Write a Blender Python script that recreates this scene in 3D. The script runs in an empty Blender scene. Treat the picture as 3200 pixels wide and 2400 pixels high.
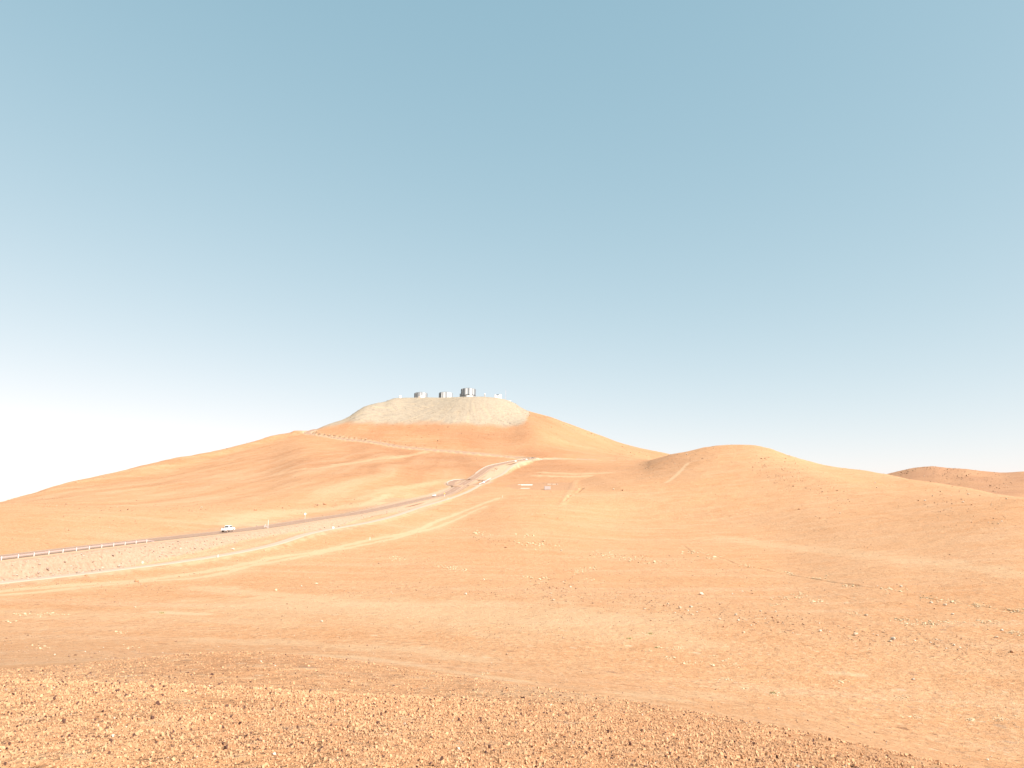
import bpy, bmesh, math, random
import numpy as np
from mathutils import Vector, Matrix

random.seed(7)
rng = np.random.default_rng(11)
scene = bpy.context.scene
COL = scene.collection
PI = math.pi

# ------------------------------------------------------------------ camera
F = 2133.0                      # focal length in photograph pixels (3200 wide)
PITCH = math.atan(372.0 / F)    # horizon lies at y = 1572 of 2400
EYE = 1.7
cam_data = bpy.data.cameras.new('camera')
cam_data.sensor_width = 36.0
cam_data.lens = 36.0 * F / 3200.0
cam_data.clip_start = 0.1
cam_data.clip_end = 200000.0
cam = bpy.data.objects.new('camera', cam_data)
cam.location = (0, 0, 0)
cam.rotation_euler = (PI / 2 + PITCH, 0, 0)
COL.objects.link(cam)
scene.camera = cam

# ------------------------------------------------------------------ sky, sun, exposure
SUN_AZ, SUN_EL = math.radians(127), math.radians(39)
world = bpy.data.worlds.new('World')
scene.world = world
world.use_nodes = True
wn = world.node_tree.nodes
wl = world.node_tree.links
wn.clear()
w_out = wn.new('ShaderNodeOutputWorld')
w_bg = wn.new('ShaderNodeBackground')
w_sky = wn.new('ShaderNodeTexSky')
w_sky.sky_type = 'NISHITA'
w_sky.sun_disc = False
w_sky.sun_elevation = SUN_EL
w_sky.sun_rotation = SUN_AZ
w_sky.altitude = 2500
w_sky.air_density = 1.0
w_sky.dust_density = 1.6
w_sky.ozone_density = 1.0
w_hsv = wn.new('ShaderNodeHueSaturation')
w_hsv.inputs['Saturation'].default_value = 0.70
w_hsv.inputs['Hue'].default_value = 0.48
w_bg.inputs['Strength'].default_value = 0.12
wl.new(w_sky.outputs[0], w_hsv.inputs['Color'])
# the photograph's soft tone curve, one response per channel over the whole sky
w_sep = wn.new('ShaderNodeSeparateColor'); w_com = wn.new('ShaderNodeCombineColor')
wl.new(w_hsv.outputs[0], w_sep.inputs[0])
for i, (k, e) in enumerate(((1.23, 0.72), (1.76, 0.445), (2.00, 0.36))):
    pw = wn.new('ShaderNodeMath'); pw.operation = 'POWER'; pw.inputs[1].default_value = e
    ml = wn.new('ShaderNodeMath'); ml.operation = 'MULTIPLY'; ml.inputs[1].default_value = k
    wl.new(w_sep.outputs[i], pw.inputs[0]); wl.new(pw.outputs[0], ml.inputs[0]); wl.new(ml.outputs[0], w_com.inputs[i])
wl.new(w_com.outputs[0], w_bg.inputs['Color'])
wl.new(w_bg.outputs[0], w_out.inputs[0])

sun_data = bpy.data.lights.new('sun', 'SUN')
sun_data.energy = 4.6
sun_data.angle = math.radians(0.5)
sun_data.color = (1.0, 0.95, 0.88)
sun = bpy.data.objects.new('sun', sun_data)
sv = Vector((math.sin(SUN_AZ) * math.cos(SUN_EL), math.cos(SUN_AZ) * math.cos(SUN_EL), math.sin(SUN_EL)))
sun.rotation_euler = (-sv).to_track_quat('-Z', 'Y').to_euler()
sun.location = sv * 500
COL.objects.link(sun)

scene.view_settings.view_transform = 'Standard'
scene.view_settings.look = 'None'
scene.view_settings.gamma = 1.0
scene.view_settings.use_curve_mapping = False
scene.view_settings.exposure = 1.0

# ------------------------------------------------------------------ small maths
CP, SP = math.cos(PITCH), math.sin(PITCH)

def ray(px, py):
    """photograph pixel -> (azimuth, tangent of elevation)"""
    px = np.asarray(px, float); py = np.asarray(py, float)
    dx = (px - 1600) / F; dy = (1200 - py) / F
    Y = CP - dy * SP; Z = SP + dy * CP
    return np.arctan2(dx, Y), Z / np.hypot(dx, Y)

def to_px(x, y, z):
    d = y * CP + z * SP
    u = -y * SP + z * CP
    return 1600 + F * x / d, 1200 - F * u / d

def pchip(x, y, xi):
    """monotone cubic; x (n,), y (n,) -> values at xi, clamped ends"""
    x = np.asarray(x, float); y = np.asarray(y, float)
    h = np.diff(x); d = np.diff(y) / h
    m = np.zeros_like(y)
    m[0], m[-1] = d[0], d[-1]
    w1 = 2 * h[1:] + h[:-1]; w2 = h[1:] + 2 * h[:-1]
    ok = d[:-1] * d[1:] > 0
    with np.errstate(divide='ignore', invalid='ignore'):
        hm = (w1 + w2) / (w1 / d[:-1] + w2 / d[1:])
    m[1:-1] = np.where(ok, hm, 0)
    xi = np.clip(xi, x[0], x[-1])
    k = np.clip(np.searchsorted(x, xi) - 1, 0, len(x) - 2)
    t = (xi - x[k]) / h[k]
    return ((2*t**3 - 3*t**2 + 1) * y[k] + (t**3 - 2*t**2 + t) * h[k] * m[k]
            + (-2*t**3 + 3*t**2) * y[k+1] + (t**3 - t**2) * h[k] * m[k+1])

def smooth(a, b, x):
    t = np.clip((x - a) / (b - a), 0, 1)
    return t * t * (3 - 2 * t)

_perm = rng.permutation(4096)
_grad = rng.uniform(0, 2 * PI, 4096)
_gx, _gy = np.cos(_grad), np.sin(_grad)

def perlin(x, y, seed=0):
    xi = np.floor(x).astype(np.int64); yi = np.floor(y).astype(np.int64)
    xf = x - xi; yf = y - yi
    u = xf*xf*xf*(xf*(xf*6-15)+10); v = yf*yf*yf*(yf*(yf*6-15)+10)
    def g(i, j, fx, fy):
        h = _perm[(_perm[(i + seed * 131) & 4095] + j) & 4095]
        return _gx[h] * fx + _gy[h] * fy
    a = g(xi, yi, xf, yf); b = g(xi+1, yi, xf-1, yf)
    c = g(xi, yi+1, xf, yf-1); d = g(xi+1, yi+1, xf-1, yf-1)
    return (a*(1-u)+b*u)*(1-v) + (c*(1-u)+d*u)*v

def fbm(x, y, octaves, seed=0):
    s = np.zeros_like(x); a = 1.0; f = 1.0
    for o in range(octaves):
        s += a * perlin(x * f, y * f, seed + o); a *= 0.5; f *= 2.03
    return s

# ------------------------------------------------------------------ terrain: contour curves
# every curve: (photo column, forward distance in m, photo row)  or (column, distance, 'z', height)
def curve(pts):
    az, lr, s = [], [], []
    for p in pts:
        if len(p) == 3:
            a, t = ray(p[0], p[2]); a = float(a); t = float(t)
        else:
            a, _ = ray(p[0], 1650); a = float(a); t = p[3] / p[1]
        g = 1.0 / math.cos(a)
        if len(p) != 3: t /= g
        az.append(a); lr.append(math.log(p[1] * g)); s.append(t)
    return az, lr, s

Z = 'z'
CURVES = [
 [(0,1.0,Z,-1.70),(3200,1.0,Z,-1.70)],
 [(0,1.6,Z,-1.70),(3200,1.6,Z,-1.72)],
 [(0,3.0,Z,-1.74),(3200,3.0,Z,-1.82)],
 [(-400,5,Z,-1.82),(2000,5,Z,-1.84),(2800,5,Z,-1.98),(3200,5,Z,-2.15)],
 [(-400,13,2128),(0,13,2131),(500,13.5,2140),(940,14,2160),(1121,14.5,2171),(1500,14,2200),(2000,12,2250),(2400,10.5,2320),(2800,9,2400),(3200,8,2490)],
 [(-400,18,2129),(0,18,2132),(500,18,2142),(940,18.5,2162),(1121,19,2172),(1500,19,2185),(2000,16,2228),(2400,14,2290),(2800,12,2375),(3200,10.5,2465)],
 [(-400,34,2095),(0,34,2088),(300,34,2070),(506,34,2050),(723,34,2037),(904,33,2045),(1100,32,2065),(1266,30,2092),(1600,27,2137),(1889,24,2178),(2179,21,2225),(2396,19,2265),(2685,16.5,2327),(2974,14.5,2392),(3300,12.5,2470)],
 [(-400,50,2062),(0,50,2060),(300,50,2056),(506,50,2058),(723,50,2056),(904,48,2062),(1100,46,2078),(1266,44,2100),(1600,40,2150),(1889,36,2193),(2179,31,2243),(2396,28,2288),(2685,25,2350),(2974,22,2420),(3300,19,2500)],
 [(0,70,Z,-14.0),(800,72,Z,-14.3),(1600,66,Z,-14.8),(2400,55,Z,-15.6),(3200,42,Z,-15.6)],
 [(0,105,Z,-16),(800,105,Z,-16.3),(1600,105,Z,-16.8),(2400,105,Z,-17.2),(3200,95,Z,-17)],
 [(0,140,Z,-15.6),(400,165,Z,-16.2),(800,200,Z,-16),(1200,220,Z,-16.2),(1600,230,Z,-16),(2000,240,Z,-17),(2400,220,Z,-17.5),(2800,165,Z,-16.3),(3200,150,Z,-15.3)],
 [(0,175,Z,-12.5),(400,205,Z,-12.0),(800,255,Z,-9.7),(1000,310,Z,-8.3),(1200,380,Z,-4.2),(1400,420,Z,-6),(1600,350,Z,-8),(2000,400,Z,-9),(2400,330,Z,-12),(2800,230,Z,-14),(3200,205,Z,-12)],
 [(-400,310,1585),(0,320,1575),(400,330,1583),(800,370,1584),(1000,430,1572),(1200,520,1525),(1400,570,1534),(1600,520,1540),(2000,480,1542),(2400,430,1550),(2800,330,1600),(3200,280,1600)],
 [(-400,420,1588),(0,420,1577),(400,430,1586),(800,470,1560),(1200,650,1468),(1400,680,1486),(1600,690,1487),(1850,660,1490),(2000,600,1490),(2200,560,1470),(2400,540,1460),(2800,420,1523),(3200,330,1557),(3600,250,1602)],
 [(-400,480,1596),(0,500,1574),(400,620,1530),(700,840,1440),(850,950,1390),(967,1035,1360),(1045,1010,1370),(1117,990,1377),(1189,970,1385),(1262,950,1398),(1385,925,1409),(1490,905,1417),(1571,893,1427),(1625,885,1431),(1664,870,1434),(1800,850,1442),(1930,845,1445),(2000,815,1446.5),(2050,775,1434),
  (2100,780,1419.5),(2153,775,1409),(2211,770,1397),(2253,767,1391.5),(2311,760,1389),(2358,750,1391.5),(2400,738,1400),(2458,715,1420),(2517,690,1438),(2576,660,1453),(2635,625,1463),(2693,590,1470.5),(2764,550,1481),(2840,485,1497),(2928,450,1509),(3017,415,1523),(3105,380,1541),(3200,345,1554.5),(3600,262,1600)],
 [(-400,530,1598),(0,560,1572),(400,700,1500),(700,890,1425),(850,972,1378),(967,1052,1353),(1045,1062,1345),(1100,1070,1326),(1200,1085,1327),(1400,1085,1325),(1600,1090,1330),(1650,1150,1315),(1800,1150,1370),(1900,1150,1400),(2000,1100,1428),(2060,1000,1450),(2100,950,1475),(2200,920,1550),(2400,880,1600),(2764,720,1620),(3200,560,1650),(3600,480,1670)],
 [(-400,560,1600),(0,620,1570),(41,630,1558),(59,640,1553),(113,655,1538),(136,665,1529),(181,680,1516),(249,710,1500),(362,765,1475.6),(477,820,1447),(608,880,1421),(723,930,1397.5),(810,980,1374),(850,1000,1361),(909,1040,1350.4),(920,1050,1345.5),(967,1070,1346),(985,1080,1342),(1026,1110,1326),(1085,1140,1305),(1114,1165,1286),(1144,1190,1269),(1173,1215,1261),(1203,1250,1255),(1221,1290,1247.6),(1237,1325,1244),(1293,1340,1242.4),(1335,1330,1242),(1370,1310,1242.5),(1435,1256,1240.3),(1491,1245,1239.5),(1543,1255,1242.4),(1566,1262,1245.5),(1591,1270,1252.8),(1608,1278,1260),(1632,1290,1275.5),(1643,1298,1281),(1661,1310,1287),(1720,1340,1303),(1761,1350,1318),(1820,1380,1340),(1878,1400,1361),(1937,1420,1383),(1996,1440,1399),(2055,1455,1411),(2092,1460,1419),
  (2150,1480,1440),(2311,1480,1500),(2500,1450,1580),(2764,1250,1560),(2900,1200,1550),(3200,1000,1575),(3600,900,1600)],
 [(-400,760,1640),(0,820,1620),(477,1020,1500),(850,1220,1420),(1085,1380,1350),(1200,1450,1295),(1237,1480,1282),(1335,1480,1278),(1435,1430,1280),(1543,1410,1284),(1608,1430,1300),(1720,1500,1350),(1937,1600,1430),(2092,1620,1470),
  (2311,1620,1530),(2500,1640,1560),(2700,1700,1506),(2764,1700,1481),(2805,1690,1470),(2870,1680,1457),(2911,1670,1454.6),(2958,1650,1459),(3017,1620,1463),(3075,1600,1470.5),(3140,1570,1475),(3200,1550,1472),(3400,1500,1468),(3600,1500,1480)],
 [(0,2400,1640),(1600,2400,1560),(3200,2400,1560)],
 [(0,5000,1640),(1600,5000,1625),(3200,5000,1600)],
 [(0,60000,1585),(1600,60000,1585),(3200,60000,1585)],
]
NT_AZ_IN = 1150
A_IN = math.radians(43)
az_in = np.linspace(-A_IN, A_IN, 820)
az_out = np.concatenate([-A_IN - (np.linspace(0, 1, 46)[1:] ** 1.5) * (PI - A_IN)])[::-1]
AZ = np.concatenate([az_out, az_in, -az_out[::-1][0:]])
NA = len(AZ)
LR = np.log(np.concatenate([
    np.geomspace(1.0, 4.2, 12)[:-1],
    np.geomspace(4.2, 40, 90)[:-1],
    np.geomspace(40, 130, 150)[:-1],
    np.geomspace(130, 1700, 420)[:-1],
    np.geomspace(1700, 60000, 40)]))
NR = len(LR)
cr = np.zeros((len(CURVES), NA)); cs = np.zeros((len(CURVES), NA))
for i, c in enumerate(CURVES):
    a, l, s = curve(c)
    # behind the camera both ends meet at their mean
    ml, ms = 0.5 * (l[0] + l[-1]), 0.5 * (s[0] + s[-1])
    a2 = [-PI - 0.01, -2.0] + a + [2.0, PI + 0.01]
    cr[i] = pchip(a2, [ml, ml] + l + [ml, ml], AZ)
    cs[i] = pchip(a2, [ms, ms] + s + [ms, ms], AZ)
def blur_az(v, sig, m):
    k = np.exp(-0.5 * (np.arange(-90, 91) / sig) ** 2); k /= k.sum()
    b = np.convolve(np.pad(v, 90, mode='edge'), k, 'valid')
    return v * (1 - m) + b * m
px_of = 1600 + F * np.tan(np.clip(AZ, -1.2, 1.2))
m_face = smooth(1920, 1820, px_of)
m_hill = smooth(2085, 1990, px_of)
for i in (11, 12): cr[i] = blur_az(cr[i], 14, 1.0); cs[i] = blur_az(cs[i], 14, 1.0)
cr[13] = blur_az(cr[13], 14, smooth(2500, 2400, px_of)); cs[13] = blur_az(cs[13], 14, smooth(2500, 2400, px_of))
cr[14] = blur_az(cr[14], 16, m_hill); cs[14] = blur_az(cs[14], 6, m_hill)
for i in (13, 14): cr[i] = blur_az(cr[i], 16, m_face); cs[i] = blur_az(cs[i], 8, m_face)
cr[15] = blur_az(cr[15], 24, m_face); cs[15] = blur_az(cs[15], 8, m_face)
cr[16] = blur_az(cr[16], 8, m_face)
for i in range(1, len(CURVES)):
    cr[i] = np.maximum(cr[i], cr[i-1] + 0.015)
# columnwise monotone cubic of s over log r
S = np.zeros((NA, NR))
for j in range(NA):
    S[j] = pchip(cr[:, j], cs[:, j], LR)
R = np.exp(LR)
GX = np.sin(AZ)[:, None] * R[None, :]
GY = np.cos(AZ)[:, None] * R[None, :]
BASE = S * R[None, :]

def lookup(G, x, y):
    a = np.arctan2(x, y); l = np.log(np.maximum(np.hypot(x, y), 1.0))
    i = np.clip(np.searchsorted(AZ, a) - 1, 0, NA - 2); k = np.clip(np.searchsorted(LR, l) - 1, 0, NR - 2)
    u = np.clip((a - AZ[i]) / (AZ[i+1] - AZ[i]), 0, 1); v = np.clip((l - LR[k]) / (LR[k+1] - LR[k]), 0, 1)
    return (G[i, k]*(1-u) + G[i+1, k]*u)*(1-v) + (G[i, k+1]*(1-u) + G[i+1, k+1]*u)*v

def hit(G, px, py, rmin=3.0):
    """first point of height grid G on the sight line through a photograph pixel"""
    a, t = ray(px, py); a = float(a); t = float(t)
    i = int(np.clip(np.searchsorted(AZ, a) - 1, 0, NA - 2)); u = (a - AZ[i]) / (AZ[i+1] - AZ[i])
    col = (G[i]*(1-u) + G[i+1]*u) / R
    k = np.nonzero((col >= t) & (R > rmin))[0]
    k = k[0] if len(k) else NR - 2
    k = max(k, 1)
    c0, c1 = col[k-1], col[k]
    v = np.clip((t - c0) / (c1 - c0), 0, 1) if c1 != c0 else 0
    r = math.exp(LR[k-1] + v * (LR[k] - LR[k-1]))
    return np.array([math.sin(a) * r, math.cos(a) * r, (c0 + v * (c1 - c0)) * r])

def at(px, py, depth):
    a, t = ray(px, py)
    r = depth / math.cos(float(a))
    return np.array([math.sin(a) * r, math.cos(a) * r, float(t) * r])

# ---- natural roughness
RR = np.broadcast_to(R[None, :], GX.shape)
n_big = fbm(GX / 46, GY / 46, 3, 1)
n_mid = fbm(GX / 9, GY / 9, 4, 5)
n_fine = fbm(GX / 0.9, GY / 0.9, 3, 9)
far = smooth(40, 160, RR)
amp_big = far * np.clip(RR / 900, 0.15, 1.2) * 1.0 * (1 - 0.7 * smooth(980, 1080, RR))
HGT = BASE + n_big * amp_big
HGT += n_mid * (0.03 + 0.22 * far * np.clip(RR / 500, 0.4, 1.6)) * smooth(6, 25, RR)
HGT += n_fine * 0.02 * smooth(2, 6, RR) * (1 - smooth(60, 200, RR))
# run-off grooves running down the mountain flank
SUMX, SUMY = -80.0, 1270.0
phi = np.arctan2(GX - SUMX, SUMY - GY + 1e-6); sdist = np.hypot(GX - SUMX, GY - SUMY)
warp = fbm(GX / 150, GY / 150, 2, 25)
groove = fbm(phi * 26 + 5 + warp * 1.2, sdist / 240 + warp, 5, 21)
mtn = smooth(380, 560, RR) * (1 - smooth(1150, 1250, RR)) * smooth(0.02, -0.14, AZ)[:, None] * smooth(250, 480, sdist) * smooth(-1.2, -0.9, AZ)[:, None]
HGT += groove * 0.35 * mtn
STREAK = np.clip(0.5 + groove * 0.9, 0, 1) * mtn + 0.5 * (1 - mtn)
NAT = HGT.copy()

# ------------------------------------------------------------------ polylines on the ground
def resample(P, step):
    P = np.asarray(P, float)
    # Catmull-Rom through the points, then even steps
    Q = np.vstack([2*P[0]-P[1], P, 2*P[-1]-P[-2]])
    out = []
    for i in range(1, len(Q) - 2):
        t = np.linspace(0, 1, 24, endpoint=False)[:, None]
        p0, p1, p2, p3 = Q[i-1], Q[i], Q[i+1], Q[i+2]
        out.append(0.5*((2*p1)+(-p0+p2)*t+(2*p0-5*p1+4*p2-p3)*t**2+(-p0+3*p1-3*p2+p3)*t**3))
    out.append(P[-1:])
    D = np.vstack(out)
    L = np.concatenate([[0], np.cumsum(np.linalg.norm(np.diff(D[:, :2], axis=0), axis=1))])
    n = max(2, int(L[-1] / step) + 1)
    s = np.linspace(0, L[-1], n)
    return np.stack([np.interp(s, L, D[:, k]) for k in range(D.shape[1])], 1)

def dist_poly(P, mask_pad=60):
    """distance of every grid vertex to polyline P (xyz): d, z, signed side"""
    d = np.full(GX.shape, 1e9); z = np.zeros(GX.shape); side = np.zeros(GX.shape)
    x0, y0 = P[:, 0].min() - mask_pad, P[:, 1].min() - mask_pad
    x1, y1 = P[:, 0].max() + mask_pad, P[:, 1].max() + mask_pad
    m = (GX > x0) & (GX < x1) & (GY > y0) & (GY < y1)
    x = GX[m]; y = GY[m]
    bd = np.full(x.shape, 1e9); bz = np.zeros(x.shape); bs = np.zeros(x.shape)
    for a, b in zip(P[:-1], P[1:]):
        ex, ey = b[0]-a[0], b[1]-a[1]; L2 = ex*ex+ey*ey
        if L2 < 1e-9: continue
        t = np.clip(((x-a[0])*ex + (y-a[1])*ey)/L2, 0, 1)
        dx = x-a[0]-t*ex; dy = y-a[1]-t*ey
        dd = dx*dx+dy*dy
        w = dd < bd
        bd[w] = dd[w]; bz[w] = (a[2]+t*(b[2]-a[2]))[w]; bs[w] = (ex*dy-ey*dx)[w]
    d[m] = np.sqrt(bd); z[m] = bz; side[m] = np.sign(bs)
    return d, z, side

def smooth_z(P, n):
    k = np.ones(n) / n
    z = np.pad(P[:, 2], (n, n), mode='reflect', reflect_type='odd')
    P[:, 2] = np.convolve(z, k, 'same')[n:-n]
    return P

FILL = np.zeros(GX.shape)      # dug or dumped earth
def carve(P, half, fill_slope, cut_slope, drop=0.3):
    global HGT
    d, z, side = dist_poly(P)
    e = np.maximum(d - half, 0)
    lo = z - drop * (d < half + 0.6) - e * fill_slope
    hi = z - drop * (d < half + 0.6) + e * cut_slope
    new = np.where(d < 80, np.minimum(np.maximum(HGT, lo), hi), HGT)
    ch = np.abs(new - HGT)
    FILL[:] = np.maximum(FILL, smooth(0.05, 0.4, ch) * (d < 60) + (d < half + 2.5) * 0.6)
    HGT = new
    return d, z, side

road_pts = [at(-420,1791,126), at(-250,1771,135.4), at(0,1742,152), at(250,1712,174), at(480,1686,200), at(705,1661.5,234), at(836,1645.5,260), at(1003,1619,304),
    at(1116,1603,350), at(1231,1580,410), at(1318,1560,480), at(1376,1548,530), at(1405,1538,560), at(1434,1520.5,595), at(1463,1503,628),
    at(1492,1486,660), at(1530,1460,712), at(1571,1449,762), at(1612,1441,812), at(1647,1435,855), at(1668,1432,872)]
summit_pts = [at(1668,1432,872), at(1625,1430,884), at(1571,1426,893), at(1490,1416,905), at(1385,1408,925), at(1262,1397,950), at(1189,1384.5,970),
    at(1117,1376,990), at(1045,1369,1010), at(990,1363,1024), at(968,1358.5,1034), at(962,1352,1048), at(976,1346,1066), at(990,1343,1090)]
ROAD = smooth_z(resample(road_pts, 3.0), 9)
SUMMIT = smooth_z(resample(summit_pts, 3.0), 9)
lobe_l = [at(1470,1497,636), at(1436,1499,640), at(1414,1506,624), at(1410,1513,608), at(1421,1518,597), at(1440,1516,600)]
lobe_r = [at(1478,1497,640), at(1519,1500,634), at(1511,1507.5,618), at(1490,1514,604), at(1462,1516.5,600)]
LOBE_L = smooth_z(resample(lobe_l, 2.0), 5)
LOBE_R = smooth_z(resample(lobe_r, 2.0), 5)
saddle_pts = [at(1668,1432.5,872), at(1760,1437,880), at(1850,1441,880), at(1920,1442,872)]
SADDLE = smooth_z(resample(saddle_pts, 4.0), 5)

for P, h, fs, cs_ in ((LOBE_L, 4.0, 0.95, 0.6), (LOBE_R, 3.5, 0.8, 0.6), (SADDLE, 3.0, 0.5, 0.6), (SUMMIT, 6.5, 0.8, 1.7)):
    carve(P, h, fs, cs_)
road_d, road_z, road_side = carve(ROAD, 6.2, 0.9, 0.55)

# works pad in the valley
pad_c = at(1700, 1519, 585)
PADX = (GX - pad_c[0]); PADY = (GY - pad_c[1])
pad_in = np.maximum(np.abs(PADX + 4) / 30.0 - np.clip((PADX + 14) / -60, 0, 1) * 0.0, np.abs(PADY) / 44.0)
pad_w = smooth(2.1, 0.95, pad_in)
pad_plane = pad_c[2] + PADY * 0.098
HGT = HGT * (1 - pad_w) + pad_plane * pad_w
PAD = smooth(1.10, 0.92, pad_in + 0.12 * n_mid + 0.5 * smooth(0, -34, PADX) * np.abs(PADY) / 44)

# pale tracks: traced on the natural surface
def trace(pts, step=3.0):
    return resample([hit(HGT, *p) for p in pts], step)
service_px = [(-200,1843),(0,1820),(145,1805),(253,1793),(362,1780),(470,1767),(579,1752.5),(674,1738),(789,1716.5),(876,1695),(963,1667),(1050,1650),(1145,1633),(1231,1612),(1318,1583),(1405,1557),(1463,1535),(1509,1510),(1530,1500),(1571,1481),(1598,1457),(1622,1445),(1655,1439)]
SERVICE = smooth_z(trace(service_px), 9)
serv_d, serv_z, serv_side = dist_poly(SERVICE)
w = smooth(5.0, 2.2, serv_d)
HGT = HGT * (1 - w) + (serv_z - 0.12) * w
track_a = [(-150,1866),(0,1849),(145,1834),(289,1824),(434,1814),(542,1800),(651,1785),(800,1756),(845,1745),(989,1725),(1062,1709),(1145,1689),(1260,1668),(1318,1651),(1376,1625),(1434,1604),(1492,1581),(1560,1556)]
track_b = [(-150,1876),(0,1859),(108,1852),(325,1829),(470,1815),(615,1806),(687,1793),(800,1765),(989,1731),(1087,1712),(1202,1689),(1289,1666),(1347,1653),(1405,1632),(1463,1606),(1521,1581)]
TA = trace(track_a); TB = trace(track_b)
ta_d = dist_poly(TA)[0]; tb_d = dist_poly(TB)[0]
hilltrail = trace([(2150,1447),(2138,1459),(2122,1476),(2100,1496),(2082,1508)], 3)
ht_d = dist_poly(hilltrail)[0]
gully = trace([(1905,1655),(2047,1682),(2123,1700),(2164,1726),(2252,1744),(2311,1767),(2400,1783),(2517,1806),(2635,1825),(2790,1848),(2942,1878),(3087,1898),(3200,1917),(3350,1945)], 1.5)
gu_d, _, gu_side = dist_poly(gully)
gu_w = np.clip(n_mid * 1.4 + 0.55, 0.1, 1.2)
HGT -= smooth(0.6, 0.05, gu_d) * 0.30 * gu_w
HGT += smooth(2.2, 0.8, gu_d) * smooth(0.4, 0.8, gu_d) * (gu_side > 0) * 0.14 * gu_w
thin = trace([(2560,1845),(2680,1880),(2770,1921),(2827,1949),(2880,1988),(2935,2029),(3020,2070),(3120,2112),(3230,2160)], 1.2)
th_d = dist_poly(thin)[0]
HGT -= smooth(0.25, 0.05, th_d) * 0.06
thin2 = trace([(2416,1978),(2440,1992),(2482,2024)], 1.2)
HGT -= smooth(0.25, 0.05, dist_poly(thin2)[0]) * 0.06
# pits and trenches near the works pad, drains beside the road
def pit(pts, half, depth, rim=0.0):
    global HGT
    d = dist_poly(trace(pts, 1.0))[0]
    HGT -= smooth(half, half * 0.55, d) * depth
    if rim: HGT += smooth(half * 2.2, half * 1.1, d) * (d > half) * rim
    return d
p1 = pit([(1815,1525),(1817,1528)], 1.6, 1.6, 0.0)
p2 = pit([(1815,1529),(1809,1534),(1805,1539)], 0.8, 0.9, 0.0)
p3 = pit([(1780,1547),(1776,1553)], 0.8, 0.9, 0.0)
p4 = pit([(1772,1558),(1764,1566)], 0.7, 0.7, 0.0)
p5 = pit([(1548,1461),(1544,1464)], 2.2, 2.6, 0.2)
p6 = pit([(1541,1466),(1537,1470)], 1.6, 2.0, 0.2)
p7 = pit([(1500,1515),(1493,1517)], 1.2, 1.6, 0.0)
berm = trace([(1800,1503),(1792,1515),(1783,1532),(1770,1556),(1757,1577)], 2)
be_d = dist_poly(berm)[0]
HGT += smooth(4.0, 0.5, be_d) * 0.3

# ------------------------------------------------------------------ surface masks, kept as vertex attributes
PXG, PYG = to_px(GX, np.maximum(GY, 0.5), HGT)
front = (GY > 1)
cap_line = np.interp(PXG, [985,1040,1085,1126,1180,1261,1332,1438,1555,1615,1640,1652,1660], [1338,1327,1316,1320,1322,1321,1317,1323,1328,1327,1318,1297,1270])
cap_noise = fbm(GX / 22, GY / 22, 4, 31) * 6
CAP = smooth(-12, 8, cap_line - PYG + cap_noise * 1.2) * smooth(975, 1030, PXG + cap_noise) * smooth(1668, 1656, PXG + cap_noise * 0.5) * front * smooth(1030, 1060, RR)
PALE = np.zeros(GX.shape)
STREAK = STREAK * (1 - CAP) + CAP * np.clip(0.5 + 0.75 * fbm(phi * 30, sdist / 70, 4, 91), 0, 1)
en = fbm(GX / 6, GY / 6, 3, 41)
PALE = np.maximum(PALE, smooth(2.4, 1.2, ta_d + en * 1.0) * 0.85)
PALE = np.maximum(PALE, smooth(1.9, 0.9, tb_d + en * 1.0) * 0.85)
PALE = np.maximum(PALE, smooth(7, 1.0, np.minimum(ta_d, tb_d) + en * 4) * 0.30)
sn = fbm((GX * 0.8 + GY * 0.6) / 3, (GX * -0.6 + GY * 0.8) / 16, 3, 43)
PALE = np.maximum(PALE, smooth(6.0, 2.0, serv_d + sn * 5) * 0.6 * (serv_side < 0))
PALE = np.maximum(PALE, smooth(2.6, 1.0, ht_d + en) * 0.7)
PALE = np.maximum(PALE, smooth(3.0, 1.0, be_d + en) * 0.2)
PALE = np.maximum(PALE, smooth(7.0, 3.0, dist_poly(SADDLE)[0] + en) * 0.7)
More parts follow.
